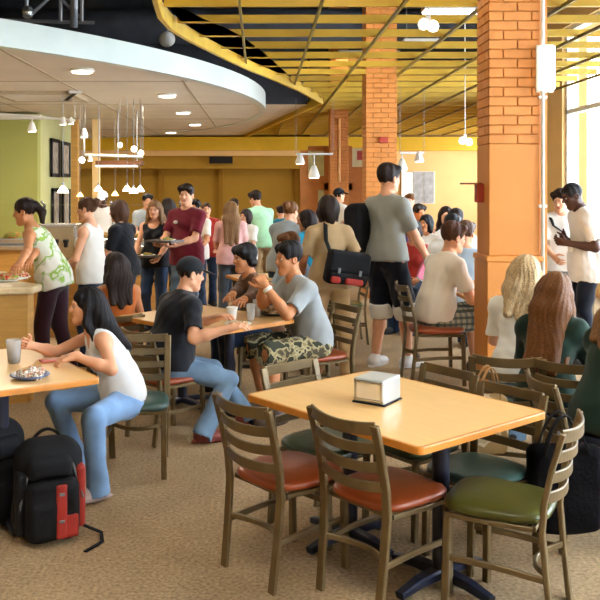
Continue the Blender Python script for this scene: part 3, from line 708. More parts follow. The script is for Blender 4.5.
# ---- the table at the side with the woman eating
C1 = at(101, 378, .74); fx = Vector((-.84, -.54, 0)).normalized(); fy = Vector((fx.y, -fx.x, 0)); fy = fy if fy.y > 0 else -fy
table(C1, fx, fy, .87, 1.10, 'wooden table where the woman in the white tank top eats', ((.02, -.36), (.02, .30)))
# ---- the table of the man in the cap
R2 = at(296, 319, .74); g1 = Vector((-.71, -.70, 0)).normalized(); g2 = Vector((-.70, .71, 0)).normalized()
table(R2, g1, g2, .88, 1.12, 'wooden table with cups shared by the man in the black cap', ((0, -.28), (0, .28)))
# ---- more tables
def flat_table(x, y, w, d, ang, label):
    a = math.radians(ang); E1 = Vector((math.cos(a), math.sin(a), 0)); E2 = Vector((-E1.y, E1.x, 0)); c = Vector((x, y, 0)) - E1 * w / 2 - E2 * d / 2
    table(c, E1, E2, w, d, label, ((0, 0),))
flat_table(2.33, 7.85, .86, .76, 0, 'wooden table partly behind the large column beside the man in plaid shorts')
flat_table(2.45, 5.65, .9, .8, 30, 'wooden table of the two long-haired women by the column')
flat_table(4.0, 10.8, 1.2, .8, 0, 'pale table behind the standing man in the white shirt')
flat_table(.10, 9.6, .8, .8, 20, 'wooden table in the middle of the crowd behind the camouflage shorts man')
flat_table(3.35, 11.9, .8, .8, 10, 'wooden table with the far diners against the pale wall')
# ---- occupied and far chairs
chair(-.77, 5.25, 184, 'vinyl_teal', 'green-seated chair holding the woman in the white tank top', .98)
chair(-.65, 5.98, -48, 'vinyl_orange', 'orange-seated chair holding the man in the black cap', .96)
chair(.45, 6.68, 118, 'vinyl_orange', 'orange-seated chair holding the man in camouflage shorts', 1.0)
chair(.08, 7.27, 125, 'vinyl_green', 'chair holding the black-haired diner in brown', 1.0)
chair(-1.18, 6.8, 20, 'vinyl_orange', 'chair holding the woman in the orange top', .95)
chair(1.59, 7.66, -86, 'vinyl_orange', 'orange-seated chair holding the man in plaid shorts', 1.1)
p = at(507, 359, .79); f = fdir(-15); chair(p.x + f.x * .27, p.y + f.y * .27, -15, 'vinyl_dark', 'chair holding the blonde woman in white by the column')
a, b = at(530, 372, .79), at(556, 389, .79); m = (a + b) / 2; chair(m.x + .27, m.y, -88, 'vinyl_orange', 'orange-seated chair with the black tote bag hanging on it')
chair(1.82, 4.82, -35, 'vinyl_green', 'chair holding the woman with long brown hair')
for x, y, yw_, s, l in ((-.02, 8.75, 8, 'vinyl_dark', 'dark chair back standing alone in front of the woman in pink'), (.28, 8.9, 14, 'vinyl_green', 'dark chair beside the bending woman in grey'), (.46, 8.35, 120, 'vinyl_orange', 'chair holding the brown-haired diner behind the camouflage shorts man'),
                        (2.1, 10.75, -30, 'vinyl_dark', 'chair holding the diner in pale blue'), (2.75, 12.2, 180, 'vinyl_orange', 'chair holding the far woman who faces us'), (2.95, 10.6, 10, 'vinyl_green', 'chair holding the far diner in white'),
                        (.95, 9.6, 95, 'vinyl_green', 'empty dark chair seen between the legs of the standing pair'), (3.65, 9.95, 0, 'vinyl_dark', 'empty chair by the pale table in front of the windows')):
    chair(x, y, yw_, s, l)
# ================================================================== THINGS ON THE TABLES
M['cola'] = mat('cola', '#3a1208', .1, var=.02); M['clear'] = mat('clear_plastic', '#eef3f6', .08, var=0)
M['clear'].node_tree.nodes['Principled BSDF'].inputs['Alpha'].default_value = .32
def cup(p, r, h, label, fill=None, m='clear', lid=None):
    t = thing('drinking_cup', label, 'cup', p)
    bm = B(); lathe(bm, [(r * .72, 0), (r * .78, h * .3), (r, h), (r * .94, h), (r * .74, h * .3), (r * .6, .006)], n=24)
    bm.faces.ensure_lookup_table(); done('cup_wall', bm, M[m], t, smooth=True)
    if fill:
        bm = B(); lathe(bm, [(r * .68, .008), (r * .74, h * .3), (r * .82, h * .58)], n=20); done('drink', bm, M[fill], t, smooth=True)
    if lid:
        bm = B(); lathe(bm, [(r * 1.04, h - .004), (r * 1.04, h + .006), (r * .8, h + .012)], n=20); done('lid', bm, M[lid], t)
    return t
cup(at(14, 363, .7405), .048, .135, 'clear plastic cup of dark cola on the eating woman\'s table', 'cola')
dish(at(30, 378, .7405), .105, 'small plate of salad in front of the woman in the white tank top', multi('salad3', ['#eee6da', '#3a2a2a', '#f4efe6', '#b07a58'], 60), hgt=.04, dm=mat('blue_plate', '#56658a', .3))
t = thing('phone', 'pink phone lying by the plate of the woman in the white tank top', 'phone', at(53, 361, .7405), .5)
bm = B(); box(bm, (0, 0, .007), (.15, .075, .012)); done('case', bm, mat('pink_case', '#d87a72', .4), t, bevel=.005); bm = B(); box(bm, (0, 0, .0135), (.12, .06, .002)); done('screen', bm, mat('pink_screen', '#eab0a4', .2), t)
cup(at(232, 322, .7405), .042, .105, 'white paper cup on the table of the man in the black cap', None, 'white', 'white')
cup(at(251, 321, .7405), .038, .13, 'clear plastic tumbler, one of two side by side before the camouflage shorts man', None)
cup(at(257, 317, .7405), .038, .135, 'clear plastic tumbler with a little water, behind its twin', 'clear')
dish(at(273, 315, .7405), .12, 'dark tray with food before the man in camouflage shorts', multi('fries', ['#caa35a', '#e8dfc8', '#8a5a2a'], 50), hgt=.03, dm=mat('dark_tray', '#3a3634', .4))
dish(at(238, 326, .7405), .10, 'white plate beside the arm of the man in the black cap', multi('crumb', ['#e6dcc8', '#c9a070'], 50), hgt=.02)
dish(at(474, 316, .7405) if False else Vector((1.99, 7.62, .7405)), .09, 'white plate of red food before the man in plaid shorts', multi('redfood', ['#b83a2a', '#d86a4a'], 50), hgt=.035)
cup(Vector((3.7, 10.6, .7405)), .04, .13, 'white cup on the pale table by the windows', None, 'white')
# ================================================================== BAGS
M['bag_black'] = mat('black_nylon', '#0f1014', .75, var=.3, vs=9, bump=.25, bs=150, spec=.2)
M['bag_red'] = mat('red_nylon', '#9a2212', .7, var=.2, vs=9, bump=.2, bs=150)
M['bag_grey'] = mat('grey_webbing', '#6a6c70', .6)
def backpack(p, rz, sc, label, tilt=0):
    """upright daypack, front pocket side is local -Y"""
    t = thing('backpack', label, 'backpack', p, rz, scale=sc)
    blob('main_compartment', [rbox((0, .02, .24), (.165, .105, .235), .10, k=.02), ell((0, .0, .12), (.17, .12, .13), k=.05), cut((0, 0, .004), (0, 0, -1))], M['bag_black'], t, .009, folds(.004, 14, 1))
    blob('front_pocket', [rbox((0, -.10, .16), (.128, .05, .145), .048, k=.02), rbox((-.05, -.13, .12), (.065, .035, .09), .03, k=.02), cut((0, 0, .01), (0, 0, -1))], M['bag_black'], t, .008, folds(.004, 20, 2))
    blob('side_panel', [rbox((.142, -.03, .20), (.024, .07, .15), .02)], M['bag_red'], t, .008, folds(.003, 20, 3))
    blob('side_panel', [rbox((-.142, -.03, .20), (.026, .07, .15), .02)], M['bag_black'], t, .008, folds(.003, 20, 3))
    blob('top_pocket', [rbox((-.01, -.075, .36), (.11, .045, .055), .04)], M['bag_black'], t, .008, folds(.003, 20, 5))
    blob('red_stripe', [rbox((.035, -.156, .165), (.026, .008, .13), .008)], M['bag_red'], t, .006)
    blob('red_patch', [rbox((.075, -.15, .09), (.042, .012, .055), .012)], M['bag_red'], t, .006)
    for z in (.12, .25):
        bm = B(); box(bm, (.035, -.166, z), (.026, .006, .016)); done('buckle', bm, M['bag_grey'], t, bevel=.003)
    bm = B(); sweep(bm, [(-.15, -.075, .06), (-.15, -.10, .2), (-.10, -.075, .38), (0, -.05, .45), (.10, -.075, .38), (.15, -.10, .2)], circ(.006, 6)); done('zipper', bm, M['bag_grey'], t, smooth=True)
    bm = B(); sweep(bm, bez((-.07, .05, .465), (0, .05, .56), (.07, .05, .465), 10), rect(.022, .012)); done('handle', bm, M['bag_black'], t, smooth=True)
    for s in (-1, 1):
        bm = B(); sweep(bm, [(s * .08, .11, .44), (s * .09, .19, .36), (s * .10, .20, .22), (s * .12, .15, .08)], rect(.06, .014)); done('shoulder_strap', bm, M['bag_black'], t, smooth=True)
    bm = B(); sweep(bm, [(.14, -.03, .05), (.24, -.10, .012), (.22, -.20, .008), (.12, -.28, .008)], rect(.02, .006)); done('loose_strap', bm, M['bag_black'], t)
    return t
p = at(45, 541, 0); backpack((p.x, p.y + .07, 0), .42, 1.02, 'black and red backpack standing on the carpet under the table edge')
p = at(-14, 528, 0); backpack((p.x, p.y + .10, 0), .9, 1.1, 'second black backpack behind the black and red one, cut off by the frame')
# big black tote on the chair
a = deep(560, 530, 3.92); t = thing('tote_bag', 'big black fabric tote bag hanging from the orange-seated chair', 'bag', (a.x + .02, 3.92, a.z))
blob('bag_body', [rbox((0, 0, .20), (.175, .055, .20), .05), ell((0, -.01, .10), (.18, .075, .11), k=.05)], mat('black_cotton', '#0a0a0d', .95, var=.4, vs=7, bump=.3, bs=60, spec=.1), t, .009, folds(.006, 16, 4))
for s in (-.05, .05):
    bm = B(); sweep(bm, bez((-.11, s, .36), (-.02, s * .5, .72), (.10, s, .36), 14), rect(.028, .006)); done('strap', bm, M['bag_black'], t)
a = deep(484, 410, 4.66); t = thing('tote_bag', 'cream canvas tote with tan handles hanging behind the blonde woman\'s chair', 'bag', (a.x, 4.66, .30), .1)
blob('bag_body', [rbox((0, 0, .15), (.125, .05, .16), .03)], multi('cream_print', ['#d8c49a', '#e9dcc0', '#b89a68'], 9, .9), t, .008, folds(.004, 18, 5))
for s in (-.04, .04):
    bm = B(); sweep(bm, bez((-.06, s, .29), (.05, s * .5, .64), (.08, s, .29), 14), rect(.022, .006)); done('strap', bm, mat('tan_strap', '#b88a58', .7), t)
# ================================================================== PEOPLE
SKIN = {'fair': '#d99f7c', 'tan': '#c08055', 'olive': '#b37a52', 'dark': '#4a2c1e'}
for k, c in SKIN.items(): M['skin_' + k] = mat('skin_' + k, c, .5, var=.06, vs=9, spec=.35); MATS['skin_' + k].node_tree.nodes['Principled BSDF'].inputs['Subsurface Weight'].default_value = 0
M['lip'] = mat('lips', '#a8564c', .45); M['lip_dark'] = mat('lips_dark', '#5a3230', .45)
M['eye'] = mat('eye_white', '#b4aca2', .35, var=.02); M['iris'] = mat('iris', '#1c120c', .2)
HAIR = {'black': '#100d10', 'dark': '#22140e', 'brown': '#4a2c18', 'auburn': '#6b411a', 'blonde': '#b79c74', 'dirty': '#7d5a38', 'grey': '#5a5450'}
for k, c in HAIR.items(): M['hair_' + k] = mat('hair_' + k, c, .5, var=.34, vs=30, bump=.6, bs=60, stretch=(4, 4, .6), spec=.22)
def cloth(name, col, var=.07): 
    M[name] = mat('cloth_' + name, col, .9, var=var, vs=8, bump=.12, bs=180, sheen=.15, spec=.2); return M[name]
def rotm(yaw=0, pitch=0, roll=0):
    """columns: side, forward, up. yaw turns left(+), pitch bends forward(+), roll tips to the right side(+)"""
    y, p, r = map(math.radians, (yaw, pitch, roll))
    Rz = np.array([[math.cos(y), -math.sin(y), 0], [math.sin(y), math.cos(y), 0], [0, 0, 1]])
    Rx = np.array([[1, 0, 0], [0, math.cos(p), math.sin(p)], [0, -math.sin(p), math.cos(p)]])
    Ry = np.array([[math.cos(r), 0, math.sin(r)], [0, 1, 0], [-math.sin(r), 0, math.cos(r)]])
    return (Rz @ Rx @ Ry).astype(np.float32)
def ik(a, t, l1, l2, pole):
    a, t, pole = V(*a), V(*t), V(*pole); d = t - a; L = float(np.linalg.norm(d))
    mx = (l1 + l2) * .995
    if L > mx: d = d * mx / L; t = a + d; L = mx
    L = max(L, abs(l1 - l2) + .03); u = d / np.linalg.norm(d)
    c = (l1 * l1 + L * L - l2 * l2) / (2 * L); s = math.sqrt(max(0, l1 * l1 - c * c))
    p = pole - u * (pole @ u); n = np.linalg.norm(p); p = p / n if n > 1e-4 else V(0, 0, 1)
    return a + u * c + p * s, a + u * L
def unit(v): v = V(*v); return v / (np.linalg.norm(v) + 1e-9)
def hand_prims(w, f, n, side, curl=(.35, .5, .4), sc=1.0, spread=1.0):
    """w wrist, f finger direction, n palm-facing normal, side +1 thumb along cross(f,n)"""
    f = unit(f); n = unit(V(*n) - f * float(V(*n) @ f)); s = np.cross(f, n) * side; P = []
    P.append(cone(w - f * .02, w + f * .03, .026 * sc, .027 * sc, .02))
    for i, (o, L, r) in enumerate(((.030, .072, .0092), (.010, .080, .0095), (-.010, .074, .009), (-.029, .058, .0080))):
        k = w + (f * (.088 - .006 * abs(i - 1)) + s * o * spread) * sc
        P.append(cone(w + (f * .02 + s * o * .6) * sc, k, .0165 * sc, .0125 * sc, .012))
        d = f + s * (.05 * (1.2 - i)) * spread; p = k
        for j, q in enumerate((.46, .30, .24)):
            a = curl[j]; d = unit(d); up = unit(n - d * float(n @ d)); d = d * math.cos(a) + up * math.sin(a); n2 = p + d * L * q * sc
            P.append(cone(p, n2, r * sc * (1 - .06 * j), r * sc * (.93 - .07 * j), .003)); p = n2
    b = w + (f * .022 + s * .026 + n * .006) * sc; d = unit(f * .62 + s * .72 + n * .32); m = b + d * .042 * sc
    P.append(cone(b, m, .0155 * sc, .0115 * sc, .012)); d = unit(f * .86 + s * .32 + n * .42); m2 = m + d * .032 * sc; P.append(cone(m, m2, .0112 * sc, .0095 * sc, .003))
    d = unit(f * .9 + s * .05 + n * .48); P.append(cone(m2, m2 + d * .026 * sc, .0095 * sc, .0072 * sc, .003))
    return P
def sphere_mesh(c, r, R, n=10):
    v, q = [], []
    for i in range(n + 1):
        t = PI * i / n
        for j in range(2 * n): p = 2 * PI * j / (2 * n); v.append((math.sin(t) * math.cos(p) * r[0], math.cos(t) * r[1], math.sin(t) * math.sin(p) * r[2]))
    m = 2 * n
    for i in range(n):
        for j in range(m): q.append((i * m + j, i * m + (j + 1) % m, (i + 1) * m + (j + 1) % m, (i + 1) * m + j))
    return (np.array(v, np.float32) @ np.array(R).T + V(*c)).astype(np.float32), np.array(q)
def person(label, x, y, yaw, stature=1.75, sex='m', pose='stand', lean=0, slouch=0, twist=0, head=(0, 0, 0), hands=None, feet=None, elbows=None, curls=None, palms=None, fdirs=None,
           skin='fair', hair=('short', 'dark'), top=('tee', None), bottom=('jeans', None), shoes='#2a2624', cap=None, seat=.45, res=1.0, group='diners and students', build=1.0, sidelean=0, long_to=.30, pelvis=None, knees=None, drop=0):
    sc = stature / 1.75; fem = sex == 'f'
    t = thing('person', label, 'person', (x, y, 0), math.radians(yaw), group, sc)
    Mw = Matrix.Translation((x, y, 0)) @ Matrix.Rotation(math.radians(yaw), 4, 'Z') @ Matrix.Scale(sc, 4); Mi = Mw.inverted()
    tolocal = lambda w: V(*(Mi @ Vector(w)))
    sit = pose == 'sit'
    P0 = V(0, 0, (seat / sc + .10) if sit else .955) if pelvis is None else V(*pelvis)
    R1 = rotm(0, lean * .6, sidelean); R2 = rotm(twist * .5, lean + slouch * .5, sidelean); R3 = rotm(twist, lean + slouch, sidelean)
    U = lambda R: R[:, 2]; F_ = lambda R: R[:, 1]; S_ = lambda R: R[:, 0]
    Wp = P0 + U(R1) * .15; C = Wp + U(R2) * .17; N = C + U(R3) * .19; b = build
    sw = (.155 if fem else .178) * (.5 + .5 * b)
    sh = {s: C + U(R3) * .115 + S_(R3) * s * sw for s in (-1, 1)}
    hy = head[0]; RH = rotm(*head)
    NB = N + (U(R3) * .5 + U(RH) * .5) * .055; HC = NB + U(RH) * .105 + F_(RH) * .028
    # ---- limbs
    hip = {s: P0 + S_(R1) * s * .092 - V(0, 0, .03) for s in (-1, 1)}
    arms, legs = {}, {}
    for s in (-1, 1):
        k = 'R' if s > 0 else 'L'
        tg = (hands or {}).get(k)
        if tg is None: tg = sh[s] + V(s * .06, .04, -.53) if not sit else P0 + V(s * .14, .30, .09)
        elif isinstance(tg, Vector): tg = tolocal(tg)
        pole = (elbows or {}).get(k, (s * .5, -.55, -.6)); arms[s] = ik(sh[s], tg, .285, .255, pole)
        ft = (feet or {}).get(k)
        if ft is None: ft = V(s * .11, .0, .085) if not sit else V(s * .12, .40, .085)
        elif isinstance(ft, Vector): ft = tolocal(ft)
        legs[s] = ik(hip[s], ft, .43, .42, (knees or {}).get(k, (s * .12, 1, .25 if sit else .05)))
    # ---- body primitives (e = extra radius for clothes)
    def torso(e=0, loose=0):
        p = [ell(P0, (.158 * b + e, .112 * b + e, .12 + e), R1, .05), ell(Wp + F_(R1) * .005, ((.128 if fem else .148) * b + e + loose, .102 * b + e + loose, .14 + e), R2, .06),
             ell(C + U(R3) * .02, ((.145 if fem else .168) * b + e, .108 * b + e, .165 + e), R3, .06), cone(sh[-1] - U(R3) * .01, sh[1] - U(R3) * .01, .054 + e * .8, k=.05)]
        if fem: p += [ell(C + F_(R3) * .085 + S_(R3) * s * .068 - U(R3) * .0, (.056 + e, .058 + e, .06 + e), R3, .03) for s in (-1, 1)]
        return p
    neck = [cone(N - U(R3) * .02, NB + U(RH) * .06 + F_(RH) * .005, .060 if not fem else .052, .050 if not fem else .044, .03)]
    trap = [cone(N + U(R3) * .01, sh[s] + U(R3) * .012, .044, .040, .05) for s in (-1, 1)]
    limb = []
    for s in (-1, 1):
        el, wr = arms[s]; kn, an = legs[s]; m = .92 if fem else 1.0; m *= (.6 + .4 * b)
        limb += [cone(sh[s], el, .050 * m, .040 * m, .03), cone(el, el + (wr - el) * .35, .040 * m, .041 * m, .02), cone(el + (wr - el) * .35, wr, .041 * m, .027 * m, .02),
                 cone(hip[s], kn, .088, .058, .05), cone(kn, kn + (an - kn) * .35, .056, .056, .02), cone(kn + (an - kn) * .35, an, .056, .036, .02)]
    hair_c = M['hair_' + hair[1]]
    H = lambda x_, y_, z_: HC + RH @ V(x_, y_, z_)
    hp = [ell(H(0, -.012, .032), (.074, .094, .086), RH, .03), ell(H(0, .022, -.035), (.058, .066, .08), RH, .03), cone(H(0, .060, -.092), H(0, .055, -.085), .021, .024, .03),
          cone(H(-.028, .055, -.024), H(.028, .055, -.024), .028, k=.025), cone(H(-.03, .078, .026), H(.03, .078, .026), .011, k=.018), cone(H(0, .088, .012), H(0, .106, -.020), .0085, .0125, .010),
          cone(H(-.011, .094, -.026), H(.011, .094, -.026), .008, k=.008), cone(H(-.05, .0, -.062), H(0, .062, -.095), .020, .02, .03), cone(H(.05, .0, -.062), H(0, .062, -.095), .02, .02, .03)]
    for s in (-1, 1):
        hp += [sub(ell(H(s * .031, .098, .006), (.017, .016, .012), RH), .012), ell(H(s * .077, -.012, -.008), (.010, .021, .032), RH, .008), sub(ell(H(s * .086, -.006, -.006), (.008, .012, .02), RH), .006)]
    hp += [cone(H(-.018, .083, -.052), H(.018, .083, -.052), .0075, k=.006), cone(H(-.015, .081, -.062), H(.015, .081, -.062), .0075, k=.006), sub(cone(H(-.022, .092, -.057), H(.022, .092, -.057), .0028), .003)]
    h0 = .0125 * res; smat = M['skin_' + skin]
    parts = []
    v, q = surf(torso() + trap + neck + limb, h0); parts.append((v, q, 0))
    v, q = surf(hp + neck, min(.0062 * res, .009)); parts.append((v, q, 0))
    hc = {}
    for s in (-1, 1):
        k = 'R' if s > 0 else 'L'; el, wr = arms[s]; f = unit(wr - el)
        if fdirs and k in fdirs: f = unit(unit(fdirs[k]))
        n = (palms or {}).get(k, (-s * .9, .2, -.2)); cu = (curls or {}).get(k, (.35, .45, .35))
        # thumb points inward/upward: side sign so the thumb lies on the body's front side
        sgn = 1 if np.dot(np.cross(f, unit(n)), V(-s * .35, .75, .55)) > 0 else -1
        v, q = surf(hand_prims(wr, f, n, sgn, cu, .95 if fem else 1.05) + [cone(wr - unit(wr - el) * .05, wr, .030 if not fem else .0275, .0275 if not fem else .025, .015)], min(.0046 * res, .007)); parts.append((v, q, 0)); hc[s] = wr + f * .08
    if shoes == 'bare' or shoes == 'sandal':
        pass
    for s in (-1, 1):
        kn, an = legs[s]; d = unit(V(s * .18, 1, 0)); a0 = an * V(1, 1, 0) + V(0, 0, max(0, an[2] - .085)); z0 = V(0, 0, .032)
        v, q = surf([cone(an, a0 + V(0, 0, .05) - d * .03, .036, .034, .03), cone(a0 + z0 - d * .03, a0 + z0 * .8 + d * .14, .032, .024, .03), ell(a0 + z0 * .8 + d * .10, (.042, .06, .022), rotm(math.degrees(math.atan2(-d[0], d[1]))), .03), cut(a0 + V(0, 0, .006), (0, 0, -1))], .009 * res); parts.append((v, q, 0))
    for s in (-1, 1):
        v, q = sphere_mesh(H(s * .031, .079, .006), (.0125, .0115, .0062), RH); parts.append((v, q, 1))
        v, q = sphere_mesh(H(s * .031, .0872, .006), (.0056, .0045, .0058), RH, 6); parts.append((v, q, 2))
    v, q = surf([cone(H(-.017, .0855, -.0515), H(.017, .0855, -.0515), .0062, k=.004), cone(H(-.014, .0835, -.0615), H(.014, .0835, -.0615), .0066, k=.004)], .004); parts.append((v, q, 3))
    body = link('body', np_mesh('body', parts), [smat, M['eye'], M['iris'], M['lip_dark' if skin == 'dark' else 'lip']], t)
    # ---- trousers
    kind, bm_ = bottom; pe = .016
    tp = [ell(P0, (.172 * b + pe, .125 * b + pe, .13 + pe), R1, .05)]
    if sit: tp.append(cone(P0 + V(-.06, .02, -.04), P0 + V(.06, .02, -.04), .10, k=.06))
    for s in (-1, 1):
        kn, an = legs[s]
        if kind == 'shorts':
            ke = hip[s] + (kn - hip[s]) * 1.0; dd = unit(ke - hip[s])
            tp += [cone(hip[s], ke + dd * .02, .104, .096, .05), sub(cone(ke + dd * .165, ke + dd * .3, .125), .006)]
        elif kind == 'capri': tp += [cone(hip[s], kn, .10, .075, .05), cone(kn, kn + (an - kn) * .6, .073, .066, .02)]
        else:
            w_ = .066 if kind == 'jeans' else .058
            u_ = unit(an - kn); tp += [cone(hip[s], kn, .099, .074, .05), cone(kn, kn + (an - kn) * .5, .072, .066, .02), cone(kn + (an - kn) * .5, an + u_ * .045, .066, w_ + .012, .02), sub(cone(an + u_ * .135, an + u_ * .3, .105), .004)]
    tp.append(cut(P0 + V(0, 0, .03), (0, -.5, 1)) if sit else cut(P0 + U(R1) * -.035, U(R1)))
    tp.append(cut((0, 0, .012), (0, 0, -1)))
    blob('shorts' if kind == 'shorts' else 'trousers', tp, bm_, t, .0125 * res, folds(.0045, 24, int(abs(x) * 90) % 97))
    # ---- shoes
    if shoes not in ('bare',):
        sm = mat('shoe_' + shoes[1:], shoes, .6) if shoes != 'sandal' else mat('sandal', '#6a4a34', .7)
        for s in (-1, 1):
            kn, an = legs[s]; d = unit(V(s * .18, 1, 0)); a0 = an * V(1, 1, 0) + V(0, 0, max(0, an[2] - .085)); Rf = rotm(math.degrees(math.atan2(-d[0], d[1])))
            if shoes == 'sandal': pr = [ell(a0 + V(0, 0, .006) + d * .055, (.05, .15, .016), Rf, .01), cone(a0 + d * .10 + V(-.03, 0, .03), a0 + d * .10 + V(.03, 0, .03), .018, k=.01)]
            else: pr = [cone(a0 - d * .035 + V(0, 0, .045), a0 + d * .13 + V(0, 0, .032), .046, .036, .03), ell(a0 + d * .10 + V(0, 0, .03), (.05, .085, .034), Rf, .03), cone(a0 - d * .03 + V(0, 0, .05), an - V(0, 0, .005), .044, .046, .03), ell(a0 + d * .05 + V(0, 0, .008), (.05, .155, .018), Rf, .01)]
            o = blob('shoe', pr + [cut((0, 0, .0), (0, 0, -1))], sm, t, .009 * res)
    # ---- top
    kind, tm = top; e = .015; prims = None; up3 = U(R3)
    if tm is not None:
        hem = (-.10 if fem else -.13) - drop if not sit else -.045
        base = torso(e, .012 if fem else .022)
        base.append(ell(P0 + U(R1) * .02, ((.163 if fem else .170) * b + .014 + e, .120 * b + .014 + e, .20), R1, .06))
        if not sit: base.append(cone(P0 + U(R1) * .02 - S_(R1) * .055, P0 + U(R1) * .02 + S_(R1) * .055, .128 * b + e, k=.05)); base.append(cone(P0 - U(R1) * .10 - S_(R1) * .075, P0 - U(R1) * .10 + S_(R1) * .075, (.130 if not fem else .122) + e * .8, k=.05))
        if kind in ('tee', 'long', 'loose'):
            prims = base + [cone(N + U(R3) * .0, sh[s] + up3 * .012, .052, .052, .05) for s in (-1, 1)]
            for s in (-1, 1):
                el, wr = arms[s]
                if kind == 'long': prims += [cone(sh[s], el, .068, .056, .04), cone(el, wr - unit(wr - el) * .02, .054, .040, .02)]
                else:
                    en = sh[s] + (el - sh[s]) * .78; prims += [cone(sh[s], en, .066, .066, .04)]
            if kind != 'long':
                for s in (-1, 1):
                    el, wr = arms[s]; en = sh[s] + (el - sh[s]) * .80; dd = unit(el - sh[s])
                    prims += [sub(cone(en + dd * .047, en + dd * .22, .080), .006)]
            prims += [sub(cone(N + up3 * .03 + F_(R3) * .012, N + up3 * .16 + F_(R3) * .03, .066), .01)]
        elif kind == 'tank':
            prims = base + [cone(C + up3 * .08 + S_(R3) * s * .085 + F_(R3) * .03, C + up3 * .15 + S_(R3) * s * .09, .05, k=.03) for s in (-1, 1)]
            for s in (-1, 1): prims += [sub(ell(sh[s] + S_(R3) * s * .055 - up3 * .02, (.062, .16, .10), R3), .015)]
            prims += [sub(ell(N + F_(R3) * .09 - up3 * .0, (.085, .11, .095), R3), .015), sub(ell(N - F_(R3) * .08 + up3 * .03, (.085, .10, .07), R3), .015)]
        prims.append(cut(P0 + U(R1) * hem, -U(R1)))
        if fem and kind == 'loose': pass
        shirt = blob({'tank': 'tank_top', 'long': 'sweater'}.get(kind, 'shirt'), prims, tm, t, .0115 * res, (lambda f1, f2: (lambda Pp: f1(Pp) + f2(Pp)))(folds(.0024, 18, int(abs(y) * 70) % 89), folds(.0022, 44, int(abs(y) * 70) % 83)))
    # ---- hair
    st = 'buzz' if cap and hair[0] == 'short' else hair[0]; hr = min(.0075 * res, .011); sh_ = None
    if st != 'none':
        sd = int(abs(x * 37 + y * 11)) % 50
        def strands(Pp):
            L = (Pp - HC) @ RH; th = np.arctan2(L[:, 0], L[:, 1]); return (.0016 * np.sin(th * 34 + 4 * np.sin(L[:, 2] * 14 + sd)) + .003 * np.sin(th * 9 + L[:, 2] * 9 + sd)).astype(np.float32)
        q = [ell(H(0, -.016, .040), (.084, .103, .093), RH, .02)]
        vol = 0
        if st == 'short':
            q += [cone(H(-.055, .05, .085), H(.055, .05, .085), .034, k=.03), ell(H(0, -.03, .075), (.075, .085, .065), RH, .03)]
            q += [sub(ell(H(0, .110, -.012), (.078, .068, .085), RH), .01), cut(H(0, 0, -.055), RH @ V(0, .42, -1))]
            q += [sub(ell(H(s * .088, .005, -.035), (.03, .045, .05), RH), .01) for s in (-1, 1)]
        elif st == 'shaggy':
            q += [cone(H(-.06, .055, .08), H(.06, .055, .08), .04, k=.03), ell(H(0, -.03, .06), (.09, .10, .085), RH, .03), cone(H(-.07, -.04, -.03), H(.07, -.04, -.03), .045, k=.03)]
            q += [sub(ell(H(0, .115, -.03), (.072, .062, .09), RH), .01), cut(H(0, 0, -.085), RH @ V(0, .3, -1))]
        elif st == 'buzz':
            q = [ell(H(0, -.012, .034), (.078, .098, .090), RH, .02), sub(ell(H(0, .112, -.015), (.08, .07, .085), RH), .008), cut(H(0, 0, -.04), RH @ V(0, .4, -1))] + [sub(ell(H(s * .086, .005, -.03), (.026, .04, .045), RH), .008) for s in (-1, 1)]
        else:
            face = [sub(ell(H(.004, .118, -.03), (.066, .070, .105), RH), .012)]
            if st == 'bob':
                q += [ell(H(0, -.03, -.01), (.105, .105, .125), RH, .04), cone(H(-.075, .01, -.04), H(-.07, -.01, -.115), .04, .03, .03), cone(H(.075, .01, -.04), H(.07, -.01, -.115), .04, .03, .03), cone(H(0, -.08, -.02), H(0, -.07, -.12), .055, .045, .03)] + face
            elif st in ('ponytail', 'bun'):
                q += [cone(H(0, -.06, .03), H(0, -.115, .045), .05, .03, .03)]
                if st == 'bun': q += [ell(H(0, -.125, .06), (.052, .048, .05), RH, .015)]
                else: q += [cone(H(0, -.115, .045), H(0, -.165, -.03), .03, .036, .02), cone(H(0, -.165, -.03), H(0, -.15, -.17), .036, .012, .02)]
                q += [sub(ell(H(0, .112, -.02), (.076, .066, .10), RH), .012), cut(H(0, 0, -.06), RH @ V(0, .5, -1))]
            else:
                bk = C - F_(R3) * .125; dn = long_to
                for s in (-1, 1):
                    q += [cone(H(s * .078, .0, .0), H(s * .082, .01, -.10), .030, .028, .03), cone(H(s * .082, .01, -.10), N + S_(R3) * s * .115 + F_(R3) * .03 - up3 * .05, .028, .026, .03)]
                    q += [cone(N + S_(R3) * s * .115 + F_(R3) * .03 - up3 * .05, N + S_(R3) * s * .125 + F_(R3) * (.05 if st == 'longfront' else -.05) - up3 * dn * .8, .028, .014, .03)]
                for o, w_ in ((-.055, .048), (0, .055), (.055, .048)):
                    top_ = H(o * .9, -.075, .0); mid = N - F_(R3) * .085 + S_(R3) * o * 1.3 + up3 * .03; end = N - F_(R3) * .125 + S_(R3) * o * 1.4 - up3 * dn
                    q += [cone(H(o * .6, -.06, .05), top_, .05, w_, .03), cone(top_, mid, w_, w_, .05), cone(mid, end - up3 * (.03 if o == 0 else 0), w_, .026, .06)]
                q += face
        hair_o = blob('hair', q, hair_c, t, hr, strands)
        br = [cone(H(s * .016, .0865, .030), H(s * .042, .079, .032), .0042, .003, .002) for s in (-1, 1)]
        blob('eyebrows', br, hair_c, t, .0035)
